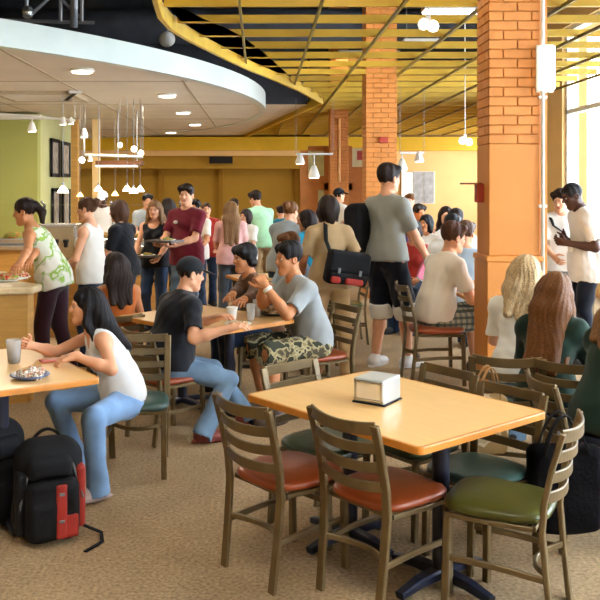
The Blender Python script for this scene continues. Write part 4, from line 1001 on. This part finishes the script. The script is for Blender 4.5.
    if cap:
        cm = cap[0]; back = cap[1] if len(cap) > 1 else 0
        pr = [ell(H(0, -.012, .040), (.093, .113, .102), RH, .02), cut(H(0, 0, .030), RH @ V(0, .12, -1))]
        o = blob('cap', pr, cm, t, hr)
        s_ = -1 if back else 1
        blob('brim', [ell(H(0, s_ * .13, .038), (.072, .075, .009), RH @ rotm(0, 12 * s_), .01), sub(ell(H(0, s_ * .02, .03), (.07, .075, .05), RH), .004)], cm, o, .006)
    return dict(t=t, P0=P0, C=C, N=N, R3=R3, HC=HC, RH=RH, arms=arms, M=Mw, sh=sh, legs=legs)
def wpt(pr, local): return pr['M'] @ Vector([float(v) for v in local])
# ================================================================== THE PEOPLE OF THE PHOTOGRAPH
cl = cloth
cl('white_rib', '#e4e8ec', .03); cl('denim_light', '#7a9cc4', .16); cl('denim', '#677f96', .2); cl('denim_dark', '#26364e', .2); cl('black_tee', '#16181f', .15)
cl('brown_shirt', '#5a3a22', .2); cl('grey_tee', '#9aa0a2', .06); cl('grey_green', '#92958f', .05); cl('navy_short', '#10131f', .15); cl('orange_top', '#b5622a', .08)
cl('maroon', '#6a1626', .1); cl('maroon_dark', '#2e141e', .15); cl('pink', '#d9a8a2', .06); cl('mint', '#a8d8ae', .06); cl('khaki', '#a4845a', .1); cl('tan_top', '#b09670', .07)
cl('white_tee', '#eceae4', .03); cl('cream_tee', '#e6dccf', .04); cl('forest', '#1c3228', .16); cl('pale_blue', '#a8bccc', .06); cl('grey_dark', '#44484e', .12); cl('turquoise', '#1f94b8', .08); cl('red_top', '#a8322a', .1)
cl('white_trim', '#e6e4e0', .03); cl('teal_top', '#2f6a78', .1); cl('purple', '#5a4a78', .1); cl('chef_white', '#f0f0f0', .03)
camo = multi('camouflage', ['#4a4230', '#8a7f5a', '#b0a27a', '#34382a'], 13, .9)
green_print = multi('green_print', ['#d8dcc8', '#8cae48', '#c4cdb2', '#e4e4d8'], 7, .85)
plaid_m = plaid('plaid_cloth', '#a8a894', ('#4a5a48', '#5a6a6a', '#38443c'), .05)
print_blue = multi('print_blue', ['#e6ecee', '#dfe8ec', '#cfdfe4'], 10, .9)
X_ = lambda px, Y: (px - PX0) * Y / FOC
# ---- woman eating, white tank top
A = person('young woman in a white tank top and light jeans eating at the table', -.83, 5.14, 112, 1.56, 'f', 'sit', lean=20, slouch=12, head=(-4, 2, 0), seat=.405, knees={'L': (-.74, .67, .25)}, res=.8,
    hands={'L': at(70, 357, .80) + Vector((.02, .03, .0)), 'R': deep(30, 345, 4.95)}, elbows={'L': (-.9, -.4, -.5), 'R': (.7, .2, -.8)}, palms={'L': (.3, .1, -1), 'R': (-1, .3, .2)}, curls={'R': (1.0, 1.3, .9), 'L': (.3, .5, .3)},
    feet={'L': Vector((X_(98, 4.74), 4.72, .09)), 'R': Vector((X_(76, 5.15), 5.15, .10))}, fdirs={'L': (.25, 1, -.25)},
    hair=('long', 'black'), top=('tank', M['white_rib']), bottom=('jeans', M['denim_light']), shoes='#b9a6a4', skin='fair', long_to=.22)
# ---- man with the black cap
Bm = person('man in a black cap and black T-shirt sitting with his back to us', X_(168, 5.95), 6.0, -58, 1.64, 'm', 'sit', lean=10, slouch=10, head=(-4, 10, 0), seat=.43, res=.85, build=1.22,
    hands={'R': at(228, 330, .80) + Vector((0, .05, 0)), 'L': at(216, 318, .80)}, palms={'R': (-.2, .1, -1), 'L': (.2, .1, -1)}, elbows={'R': (.8, -.2, -.7), 'L': (-.8, 0, -.7)},
    feet={'R': Vector((X_(205, 5.85), 5.80, .09)), 'L': Vector((X_(245, 6.2), 6.25, .09))},
    hair=('short', 'dark'), top=('tee', M['black_tee']), bottom=('jeans', M['denim']), shoes='#7a3228', cap=(cl('cap_black', '#15181e', .1),))
# ---- man in camouflage shorts
E = person('man in a grey T-shirt and camouflage shorts with clasped hands', .41, 6.64, 112, 1.78, 'm', 'sit', lean=14, slouch=10, head=(6, 4, 0), seat=.45, res=.85,
    hands={'L': deep(266, 287, 6.28), 'R': deep(263, 285, 6.42)}, elbows={'L': (-.55, .4, -1), 'R': (.5, .5, -1)}, palms={'L': (1, .2, .2), 'R': (-1, .2, .2)}, curls={'L': (.9, 1.0, .6), 'R': (1.0, 1.1, .7)}, fdirs={'L': (.5, .4, .8), 'R': (-.5, .4, .8)},
    feet={'L': Vector((.12, 6.25, .09)), 'R': Vector((.03, 6.6, .09))},
    hair=('short', 'black'), top=('tee', M['grey_tee']), bottom=('shorts', camo), shoes='#4a3a30', skin='tan')
Dp = person('diner with black hair and a brown shirt leaning over the shared table', +.06, 7.3, 108, 1.66, 'm', 'sit', lean=16, slouch=10, head=(12, 4, 0), seat=.45, res=1.0,
    hands={'L': at(226, 318, .82), 'R': at(214, 312, .82)}, palms={'L': (.3, 0, -1), 'R': (-.3, 0, -1)}, elbows={'L': (-.8, 0, -.8), 'R': (.8, 0, -.8)},
    hair=('shaggy', 'black'), top=('long', M['brown_shirt']), bottom=('jeans', M['denim_dark']), skin='tan')
Cw = person('woman with long dark hair and an orange top, seen from behind', X_(119, 6.85), 6.85, 24, 1.58, 'f', 'sit', lean=6, slouch=4, head=(20, 6, 0), seat=.42, res=1.0,
    hair=('long', 'dark'), top=('tank', M['orange_top']), bottom=('jeans', M['denim_dark']), skin='tan', long_to=.18)
# ---- people at the buffet
Fw = person('woman in a green and white sleeveless top leaning on the buffet counter', X_(54, 7.7), 7.7, 84, 1.72, 'f', 'stand', lean=24, slouch=8, head=(0, 10, 0), res=.85,
    hands={'L': at(14, 283, .99), 'R': at(22, 279, .99)}, palms={'L': (.2, .1, -1), 'R': (-.2, .1, -1)}, elbows={'L': (-.5, -.4, -.3), 'R': (.4, -.3, -.5)},
    feet={'L': V(-.09, .05, .085), 'R': V(.10, -.12, .085)}, hair=('ponytail', 'dark'), top=('tank', green_print), bottom=('jeans', M['maroon_dark']), skin='tan')
Gw = person('woman with a bun and a white sleeveless top waiting at the buffet', X_(93, 8.4), 8.4, 74, 1.66, 'f', 'stand', lean=4, head=(4, 6, 0), res=1.0,
    hands={'L': V(-.12, .30, 1.0), 'R': V(.12, .32, 1.02)}, palms={'L': (.5, 0, -1), 'R': (-.5, 0, -1)}, hair=('bun', 'brown'), top=('tank', M['white_tee']), bottom=('jeans', M['denim_dark']), skin='fair')
Hw = person('short-haired person in a black T-shirt standing in the buffet line', X_(125, 9.2), 9.2, 66, 1.62, 'f', 'stand', lean=6, head=(6, 8, 0), res=1.1,
    hands={'L': V(-.10, .32, 1.0), 'R': V(.12, .34, 1.0)}, palms={'L': (.5, 0, -1), 'R': (-.5, 0, -1)}, hair=('bob', 'brown'), top=('tee', M['black_tee']), bottom=('jeans', M['denim_dark']), skin='fair')
Iw = person('blonde woman in a black top carrying a tray, facing us', X_(155, 10.4), 10.4, 168, 1.60, 'f', 'stand', head=(8, 6, 0), res=1.1,
    hands={'L': V(-.16, .34, 1.0), 'R': V(.16, .34, 1.0)}, palms={'L': (.2, 0, 1), 'R': (-.2, 0, 1)}, hair=('long', 'dirty'), top=('tank', M['black_tee']), bottom=('jeans', M['denim_dark']), skin='fair', long_to=.16)
Jm = person('man in a maroon T-shirt holding a plate in front of him', X_(187, 10.0), 10.0, 150, 1.79, 'm', 'stand', head=(18, 2, 0), res=1.05,
    hands={'L': V(-.10, .36, 1.08), 'R': V(.14, .34, 1.08)}, palms={'L': (.2, 0, 1), 'R': (-.2, 0, 1)}, hair=('short', 'dark'), top=('tee', M['maroon']), bottom=('jeans', M['denim']), skin='fair')
Mc = person('chef in a white hat and white jacket behind the serving counter', X_(103, 13.8), 13.8, 180, 1.70, 'm', 'stand', head=(0, 12, 0), res=1.3, hands={'L': V(-.16, .30, 1.0), 'R': V(.16, .30, 1.0)},
    hair=('buzz', 'black'), top=('long', M['chef_white']), bottom=('jeans', M['grey_dark']), skin='dark', cap=(M['chef_white'],), group='kitchen staff')
# ---- the middle crowd
Kw = person('woman with long light brown hair and a pink top, seen from behind', X_(231, 10.9), 10.9, 6, 1.58, 'f', 'stand', head=(-8, 4, 0), res=1.1, hands={'L': V(-.14, .3, 1.0), 'R': V(.16, .3, 1.0)},
    hair=('long', 'dirty'), top=('loose', M['pink']), bottom=('jeans', M['grey_dark']), skin='fair', long_to=.30)
Lm = person('man in a mint green shirt bending forward by the gold wall', X_(263, 13), 13.0, 28, 1.74, 'm', 'stand', lean=16, slouch=8, head=(14, 14, 0), res=1.2, hands={'L': V(-.16, .42, .98), 'R': V(.14, .42, .98)},
    hair=('short', 'dark'), top=('long', M['mint']), bottom=('jeans', M['khaki']), skin='fair')
Ow = person('woman in a pale grey top bending over a dark chair', X_(283, 9.5), 9.5, -22, 1.64, 'f', 'stand', lean=18, slouch=10, head=(-14, 12, 0), res=1.1, hands={'L': V(-.12, .42, .86), 'R': V(.14, .42, .9)},
    hair=('bun', 'auburn'), top=('loose', M['grey_tee']), bottom=('jeans', M['denim_dark']), skin='fair')
Pp = person('brown-haired diner in pale blue looking past the camouflage shorts man', X_(301, 8.3), 8.35, 118, 1.70, 'm', 'sit', lean=10, slouch=6, head=(-4, 2, 0), res=1.1, hands={'L': V(-.2, .4, .8), 'R': V(.1, .4, .8)},
    hair=('shaggy', 'auburn'), top=('tee', M['pale_blue']), bottom=('jeans', M['denim']), skin='fair')
Tq = person('person in a turquoise top mostly hidden behind the dark-haired bag carrier', X_(310, 8.9), 8.9, 30, 1.52, 'f', 'stand', head=(60, 8, 0), res=1.1, hair=('bob', 'dark'), top=('tee', M['turquoise']), bottom=('jeans', M['denim_dark']), skin='tan')
Qw = person('woman with a dark bob and tan top carrying a black and red shoulder bag', X_(330, 7.85), 7.85, 8, 1.68, 'f', 'stand', lean=4, head=(10, 6, 0), res=.85, feet={'L': V(-.10, .10, .085), 'R': V(.12, -.22, .10)},
    hands={'L': V(-.22, .26, .98), 'R': V(.24, .12, .95)}, hair=('bob', 'dark'), top=('loose', M['tan_top']), bottom=('trousers', M['khaki']), shoes='sandal', skin='tan')
Rm = person('tall man in a grey T-shirt and black shorts with a backpack, from behind', X_(387, 8.25), 8.25, -50, 1.98, 'm', 'stand', head=(-2, 0, 0), res=.85, build=.88, drop=-.10, feet={'L': V(-.10, -.04, .085), 'R': V(.13, .12, .085)},
    hands={'R': V(.20, .30, .93), 'L': V(-.22, .10, .86)}, palms={'R': (-.8, 0, .3)}, curls={'R': (.9, 1, .7)}, hair=('short', 'dark'), top=('tee', M['grey_green']), bottom=('shorts', M['navy_short']), shoes='#d8d4d0', skin='fair')
Sm = person('man in a dark cap and white T-shirt standing by the far orange column', X_(338, 15), 15.0, -60, 1.74, 'm', 'stand', res=1.4, hair=('short', 'dark'), top=('tee', M['white_tee']), bottom=('jeans', M['denim_dark']), cap=(MATS['cloth_cap_black'],), skin='fair')
# ---- far heads against the gold wall
for px, Y, hy, yw_, sx, hr_, tp_, sk, l in (
    (147, 13.7, 194, 200, 'm', ('short', 'black'), ('tee', M['grey_tee']), 'fair', 'man facing us just behind the blonde woman with the tray'),
    (168, 11.3, 198, 20, 'f', ('long', 'dark'), ('tee', M['black_tee']), 'fair', 'dark-haired person in black beside the maroon T-shirt man'),
    (196, 12.0, 200, 160, 'm', ('short', 'black'), ('tee', M['cream_tee']), 'tan', 'man in a cream shirt close behind the maroon T-shirt man'),
    (206, 12.6, 202, 190, 'm', ('buzz', 'brown'), ('tee', M['red_top']), 'fair', 'balding man in a red top near the woman in pink'),
    (234, 13.8, 199, 180, 'f', ('short', 'dark'), ('tee', M['tan_top']), 'fair', 'person looking over the head of the woman in pink'),
    (247, 12.3, 209, 140, 'f', ('bob', 'dark'), ('tee', M['white_tee']), 'fair', 'dark-haired woman in white between the pink and mint tops'),
    (281, 14.5, 206, 10, 'm', ('short', 'dark'), ('tee', M['teal_top']), 'fair', 'far person in teal between the mint shirt and the bending woman'),
    (294, 12.5, 212, 170, 'f', ('shaggy', 'auburn'), ('tee', M['purple']), 'fair', 'auburn-haired person in purple beside the bending woman in grey')):
    top_z = EYE - (hy - PY0) * Y / FOC
    person(l, X_(px, Y), Y, yw_, top_z, sx, 'stand', head=(0, 4, 0), res=1.45, hair=hr_, top=tp_, bottom=('jeans', M['denim_dark']), skin=sk, hands={'L': V(-.16, .30, 1.0), 'R': V(.16, .30, 1.0)})
# ---- right of the tall man
Um = person('man in a cream T-shirt and plaid shorts eating beside the column', 1.60, 7.74, -72, 1.95, 'm', 'sit', lean=10, slouch=10, head=(6, 8, 0), seat=.46, res=.9, build=1.05,
    hands={'R': Vector((1.98, 7.74, .84)), 'L': Vector((2.0, 8.0, .84))}, palms={'R': (-.2, 0, -1), 'L': (.2, 0, -1)}, elbows={'R': (.8, -.3, -.8), 'L': (-.8, -.2, -.8)},
    feet={'R': Vector((2.03, 7.7, .1)), 'L': Vector((2.05, 8.05, .1))}, hair=('short', 'brown'), top=('tee', M['cream_tee']), bottom=('shorts', plaid_m), shoes='#3a2c26', skin='fair')
Wb = person('blonde woman in a white T-shirt sitting right in front of the column', X_(519, 5.45), 5.42, -28, 1.72, 'f', 'sit', lean=12, slouch=8, head=(-14, 8, 0), res=.85, hands={'R': V(.06, .42, .80), 'L': V(-.10, .44, .82)},
    hair=('long', 'blonde'), top=('tee', M['white_tee']), bottom=('jeans', M['denim']), skin='fair', long_to=.14)
Xb = person('woman with very long brown hair and a dark green top', X_(547, 4.8), 4.82, -38, 1.62, 'f', 'sit', lean=14, slouch=6, head=(-10, 8, 0), res=.85, hands={'R': V(.10, .42, .88), 'L': V(-.12, .46, .84)},
    hair=('long', 'auburn'), top=('long', M['forest']), bottom=('jeans', M['denim_dark']), skin='fair', long_to=.36)
Yp = person('person in a dark green top with light brown hair, cut off by the frame', 1.74, 4.3, -62, 1.68, 'f', 'sit', lean=18, slouch=10, head=(-8, 8, 0), res=.85, hands={'L': V(-.10, .46, .84), 'R': V(.12, .46, .84)},
    hair=('long', 'dirty'), top=('long', M['forest']), bottom=('jeans', M['denim_dark']), skin='fair', long_to=.10)
Zm = person('man in a white T-shirt standing and looking down at his hands', X_(586, 8.5), 8.5, 88, 1.83, 'm', 'stand', lean=4, slouch=4, head=(6, 24, 0), res=.9,
    hands={'L': deep(567, 243, 8.36), 'R': deep(566, 240, 8.5)}, palms={'L': (.8, 0, .4), 'R': (-.8, 0, .4)}, curls={'L': (.8, .9, .6), 'R': (.8, .9, .6)}, elbows={'L': (-.4, -.6, -1), 'R': (.4, -.6, -1)},
    hair=('buzz', 'black'), top=('tee', M['white_tee']), bottom=('jeans', M['navy_short']), skin='dark', drop=.05)
ZZ = person('dark-haired man in a pale shirt with a shoulder strap behind the table', X_(561, 9.6), 9.6, 172, 1.74, 'm', 'stand', lean=6, head=(-30, 14, 0), res=1.0, hands={'L': V(-.14, .34, 1.0), 'R': V(.14, .32, 1.0)},
    hair=('short', 'dark'), top=('tee', M['white_tee']), bottom=('jeans', M['grey_tee']), skin='fair')
for px, Y, hy, yw_, pose, sx, hr_, tp_, sk, l in (
    (410, 14.7, 194, 160, 'stand', 'f', ('short', 'auburn'), ('tee', M['orange_top']), 'fair', 'person in an orange top standing in front of the lit panel'),
    (418, 14.2, 206, 200, 'sit', 'f', ('short', 'dark'), ('tee', M['purple']), 'tan', 'small dark-haired person in purple by the tall man\'s arm'),
    (446, 12.8, 199, 170, 'sit', 'f', ('long', 'dark'), ('tank', M['white_tee']), 'fair', 'far woman with dark hair facing us across the table'),
    (456, 11.0, 203, -10, 'sit', 'm', ('short', 'dark'), ('tee', M['white_tee']), 'fair', 'far diner in white seen from behind'),
    (452, 9.85, 218, -20, 'sit', 'm', ('short', 'black'), ('tee', M['white_tee']), 'tan', 'dark-haired diner just above the cream T-shirt man'),
    (465, 8.95, 225, -30, 'sit', 'm', ('short', 'brown'), ('tee', M['pale_blue']), 'fair', 'diner in pale blue seen from behind beside the column'),
    (414, 10.5, 224, 150, 'sit', 'f', ('shaggy', 'dark'), ('tee', M['red_top']), 'tan', 'dark-haired diner behind the tall man\'s hand'),
    (427, 12.4, 217, 140, 'sit', 'f', ('bob', 'black'), ('tee', M['white_tee']), 'tan', 'black-haired diner in white between the tall man and the plaid shorts man')):
    top_z = EYE - (hy - PY0) * Y / FOC; st = top_z if pose == 'stand' else (top_z - .45) / .80 * 1.0 if False else max(1.3, min(2.0, (top_z - .45) / (1.345 - .545 + .0) * 1.75 * .93))
    person(l, X_(px, Y), Y, yw_, st, sx, pose, head=(0, 4, 0), res=1.35, hair=hr_, top=tp_, bottom=('jeans', M['denim_dark']), skin=sk, hands=None if pose == 'sit' else {'L': V(-.16, .36, 1.0), 'R': V(.16, .36, 1.0)})
# ================================================================== THINGS THEY CARRY
def on(pr, loc, name, label, cat): 
    w = wpt(pr, loc); return thing(name, label, cat, w, math.atan2(pr['M'][1][0], pr['M'][0][0]))
def tray(pr, z, label, y=.43, w=.36, d=.26, col='#6a6258'):
    t = on(pr, (0, y, z), 'food_tray', label, 'tray')
    bm = B(); box(bm, (0, 0, .006), (w, d, .012)); done('tray', bm, mat('tray_' + col[1:], col, .4), t, bevel=.004)
    bm = B()
    for s in (-1, 1): box(bm, (s * (w / 2 - .006), 0, .014), (.012, d, .018)); box(bm, (0, s * (d / 2 - .006), .014), (w, .012, .018))
    done('rim', bm, mat('tray_' + col[1:], col, .4), t)
    bm = B(); lathe(bm, [(.05, .012), (.09, .03), (.085, .032), (.04, .018)], (-.05, 0, 0), 18); done('plate', bm, M['white'], t, smooth=True)
    blob('food', [ell((-.05, 0, .03), (.06, .05, .02)), ell((-.03, .03, .035), (.03, .03, .02))], multi('pan_food', [], 1), t, .007)
for pr, z, l in ((Iw, 1.02, 'food tray in the hands of the blonde woman in black'), (Jm, 1.11, 'food tray in the hands of the man in maroon'), (Hw, 1.01, 'food tray held by the person in the black T-shirt'), (Gw, 1.04, 'food tray held by the woman with the bun')): tray(pr, z, l)
# shoulder bag of the woman with the bob
c = deep(347, 268, 7.62); t = thing('shoulder_bag', 'black shoulder bag with red pockets worn by the woman with the dark bob', 'bag', c, .22); t.rotation_euler = (0, math.radians(9), .22)
blob('bag_body', [rbox((0, 0, 0), (.20, .075, .155), .05, k=.02)], M['bag_black'], t, .009, folds(.004, 16, 6))
blob('flap', [rbox((0, -.055, .05), (.195, .035, .10), .03)], M['bag_black'], t, .008, folds(.003, 18, 7))
for x_, w_ in ((-.115, .045), (.06, .085)): blob('red_pocket', [rbox((x_, -.075, -.115), (w_, .022, .03), .02)], M['bag_red'], t, .006)
for x_ in (-.10, .10): bm = B(); box(bm, (x_, -.095, -.03), (.025, .01, .05)); done('buckle', bm, M['bag_grey'], t, bevel=.003)
sl = wpt(Qw, Qw['sh'][-1]) - c; bm = B(); N_ = wpt(Qw, Qw['C']) - c
Rz_ = Matrix.Rotation(-.22, 3, 'Z'); sweep(bm, [Rz_ @ v for v in (Vector((-.17, 0, .12)), N_ + Vector((-.08, -.16, .02)), sl + Vector((.05, -.09, .03)), sl + Vector((.05, .0, .085)), sl + Vector((.06, .10, .02)))], rect(.04, .008)); done('strap', bm, M['bag_black'], t)
# backpack on the tall man's shoulder
w = wpt(Rm, Rm['C'] + Rm['R3'] @ V(-.17, -.24, -.14)); backpack((w.x, w.y, w.z - .27), math.radians(-52), 1.05, 'black backpack slung on the tall man\'s shoulder', 0) if False else None
t = thing('backpack', 'black backpack slung on the shoulder of the tall man in grey', 'backpack', wpt(Rm, Rm['C'] + Rm['R3'] @ V(-.23, -.13, -.08)), math.radians(-40))
blob('main_compartment', [rbox((0, 0, 0), (.105, .13, .25), .09, k=.02), ell((-.02, -.03, -.12), (.12, .13, .14), k=.05)], M['bag_black'], t, .009, folds(.006, 14, 8))
blob('front_pocket', [rbox((-.10, -.03, -.09), (.035, .10, .12), .03)], M['charcoal'], t, .008, folds(.004, 18, 9))
bm = B(); sweep(bm, bez((.02, .04, .22), (.10, .16, .34), (.14, .20, .05), 10), rect(.05, .012)); done('shoulder_strap', bm, M['bag_black'], t)
t = thing('folder', 'pink folder in the hand of the tall man in grey', 'folder', wpt(Rm, Rm['arms'][1][1]) + Vector((.03, .06, -.12)), .4)
bm = B(); box(bm, (0, 0, 0), (.20, .03, .26), Matrix.Rotation(.5, 3, 'Y')); done('cover', bm, mat('pink_plastic', '#e0708a', .5), t, bevel=.006)
bm = B(); box(bm, (.0, .0, .0), (.19, .02, .27), Matrix.Rotation(.5, 3, 'Y')); done('papers', bm, M['white'], t)
t = thing('paper_cup', 'white cup in the hands of the man in the white T-shirt', 'cup', deep(571, 247, 8.42))
bm = B(); lathe(bm, [(.028, -.05), (.038, .05), (.034, .05), (.025, -.045)], n=16); done('cup_wall', bm, M['white'], t, smooth=True); bm = B(); lathe(bm, [(.04, .05), (.04, .058), (.03, .06)], n=16); done('lid', bm, M['white'], t)
# white hems under the tall man's shorts and the strap across the pale shirt
for s in (-1, 1):
    kn = Rm['legs'][s][0]; hp_ = Rm['P0'] + Rm['R3'] @ V(s * .092, 0, -.03); u = unit(kn - hp_)
    blob('shorts_trim', [cone(kn - u * .01, kn + u * .03, .1075, .107), sub(cone(kn + u * .175, kn + u * .3, .128), .004), sub(cone(kn - u * .150, kn - u * .3, .135), .004)], M['white_trim'], Rm['t'], .009)
bm = B(); sh_ = ZZ['sh']; C_ = ZZ['C']; sweep(bm, [tuple(v) for v in (sh_[1] + V(-.04, .03, .07), sh_[1] + V(-.06, .135, -.05), C_ + V(0, .15, -.02), C_ + V(-.12, .13, -.2))], rect(.045, .01)); done('shoulder_strap', bm, M['bag_black'], ZZ['t'])
# watch of the man in camouflage shorts
el, wr = E['arms'][-1]; u = unit(wr - el); bm = B(); M3 = Vector([float(v) for v in u]).to_track_quat('Z', 'Y').to_matrix().to_4x4(); lathe(bm, [(.033, -.014), (.036, -.008), (.036, .008), (.033, .014)], tuple(float(v) for v in wr - u * .02), 16, M=M3); done('watch', bm, M['white'], E['t'], smooth=True)

# small white emblem on the maroon chest
v, q = surf([ell(Jm['C'] + Jm['R3'] @ V(.065, .135, .045), (.028, .022, .020), Jm['R3'])], .006); e_ = link('shirt_print', np_mesh('shirt_print', [(v, q, 0)]), M['white_tee'], Jm['t'])
# ================================================================== LIGHT
w = bpy.data.worlds.new('world'); scene.world = w; w.use_nodes = True
nt = w.node_tree; bg = nt.nodes['Background']
bg.inputs[0].default_value = (.86, .93, 1.0, 1); bg.inputs[1].default_value = 3.5
def area(name, loc, rot, sx, sy, power, col=(1, 1, 1)):
    l = bpy.data.lights.new(name, 'AREA'); l.shape = 'RECTANGLE'; l.size = sx; l.size_y = sy; l.energy = power; l.color = col
    o = bpy.data.objects.new(name, l); COL.objects.link(o); o.location = loc; o.rotation_euler = rot; return o
# daylight through each tall window of the right wall
for i, ((_, a), (b, _)) in enumerate(zip(piers, piers[1:])):
    area('window_daylight', (XR + .45, (a + b) / 2, 2.45), (0, PI / 2, 0), 4.2, b - a, 180 * (b - a), (.72, .86, 1.0))
area('far_wall_fill', (XR2 - .06, 24, 2.3), (0, PI / 2, 0), 3.6, 9, 800, (.9, .95, 1.0))  # added fill for the pale back wall; no window opens here
# unseen square lamps added as fill, above the lattice and the near tables
def fill_lamp(x, y, z, s, power, label, col=(1, .90, .74)):
    t = thing('added_fill_lamp', label, 'ceiling light', (x, y, z), group='added square fill lamps over the dining room')
    bm = B(); span(bm, -s / 2, s / 2, -s / 2, s / 2, .02, .10); done('housing', bm, M['white'], t)
    o = area('added_fill_light', (x, y, z), (0, 0, 0), s, s, power, col)
    bm = B(); tube(bm, [(0, 0, .1), (0, 0, ZD - z)], .012, 6); done('hanger', bm, M['grey'], t)
for x, y, z, s, pw, l in ((-3.2, 3.0, 4.2, 1.2, 57, 'added square fill lamp above the table by the counter side'), (0.2, 2.0, 4.2, 1.2, 57, 'added square fill lamp above the empty table'), (3.2, 3.5, 4.2, 1.2, 46, 'added square fill lamp near the windows'),
        (0.8, 6.6, 4.6, 1.2, 50, 'added square fill lamp above the seated men'), (-6.5, 5.5, 4.6, 1.2, 57, 'added square fill lamp above the buffet'), (1.0, 12, 4.8, 1.2, 46, 'added square fill lamp above the lattice'), (2.5, 20, 4.8, 1.4, 50, 'added square fill lamp above the far lattice')):
    fill_lamp(x, y, z, s, pw, l)
for x, y, pw in ((-3, 10.2, 90), (-5.5, 11.5, 90), (-2.2, 14, 90), (-6, 17, 80), (-1.6, 18.5, 70)):
    area('downlight_light', (x, y, DZ - .03), (0, 0, 0), .5, .5, pw, (1, .86, .66))
for x in (-8, -4.5, -1): area('servery_light', (x, 26.5, 3.4), (0, 0, 0), 1, 1, 45, (1, .85, .6))
scene.view_settings.exposure = -0.08
scene.cycles.use_denoising = True
scene.cycles.max_bounces = 10; scene.cycles.transmission_bounces = 10; scene.cycles.diffuse_bounces = 4; scene.cycles.transparent_max_bounces = 6
scene.cycles.sample_clamp_indirect = 6
for k in CHAIRS.values(): pass
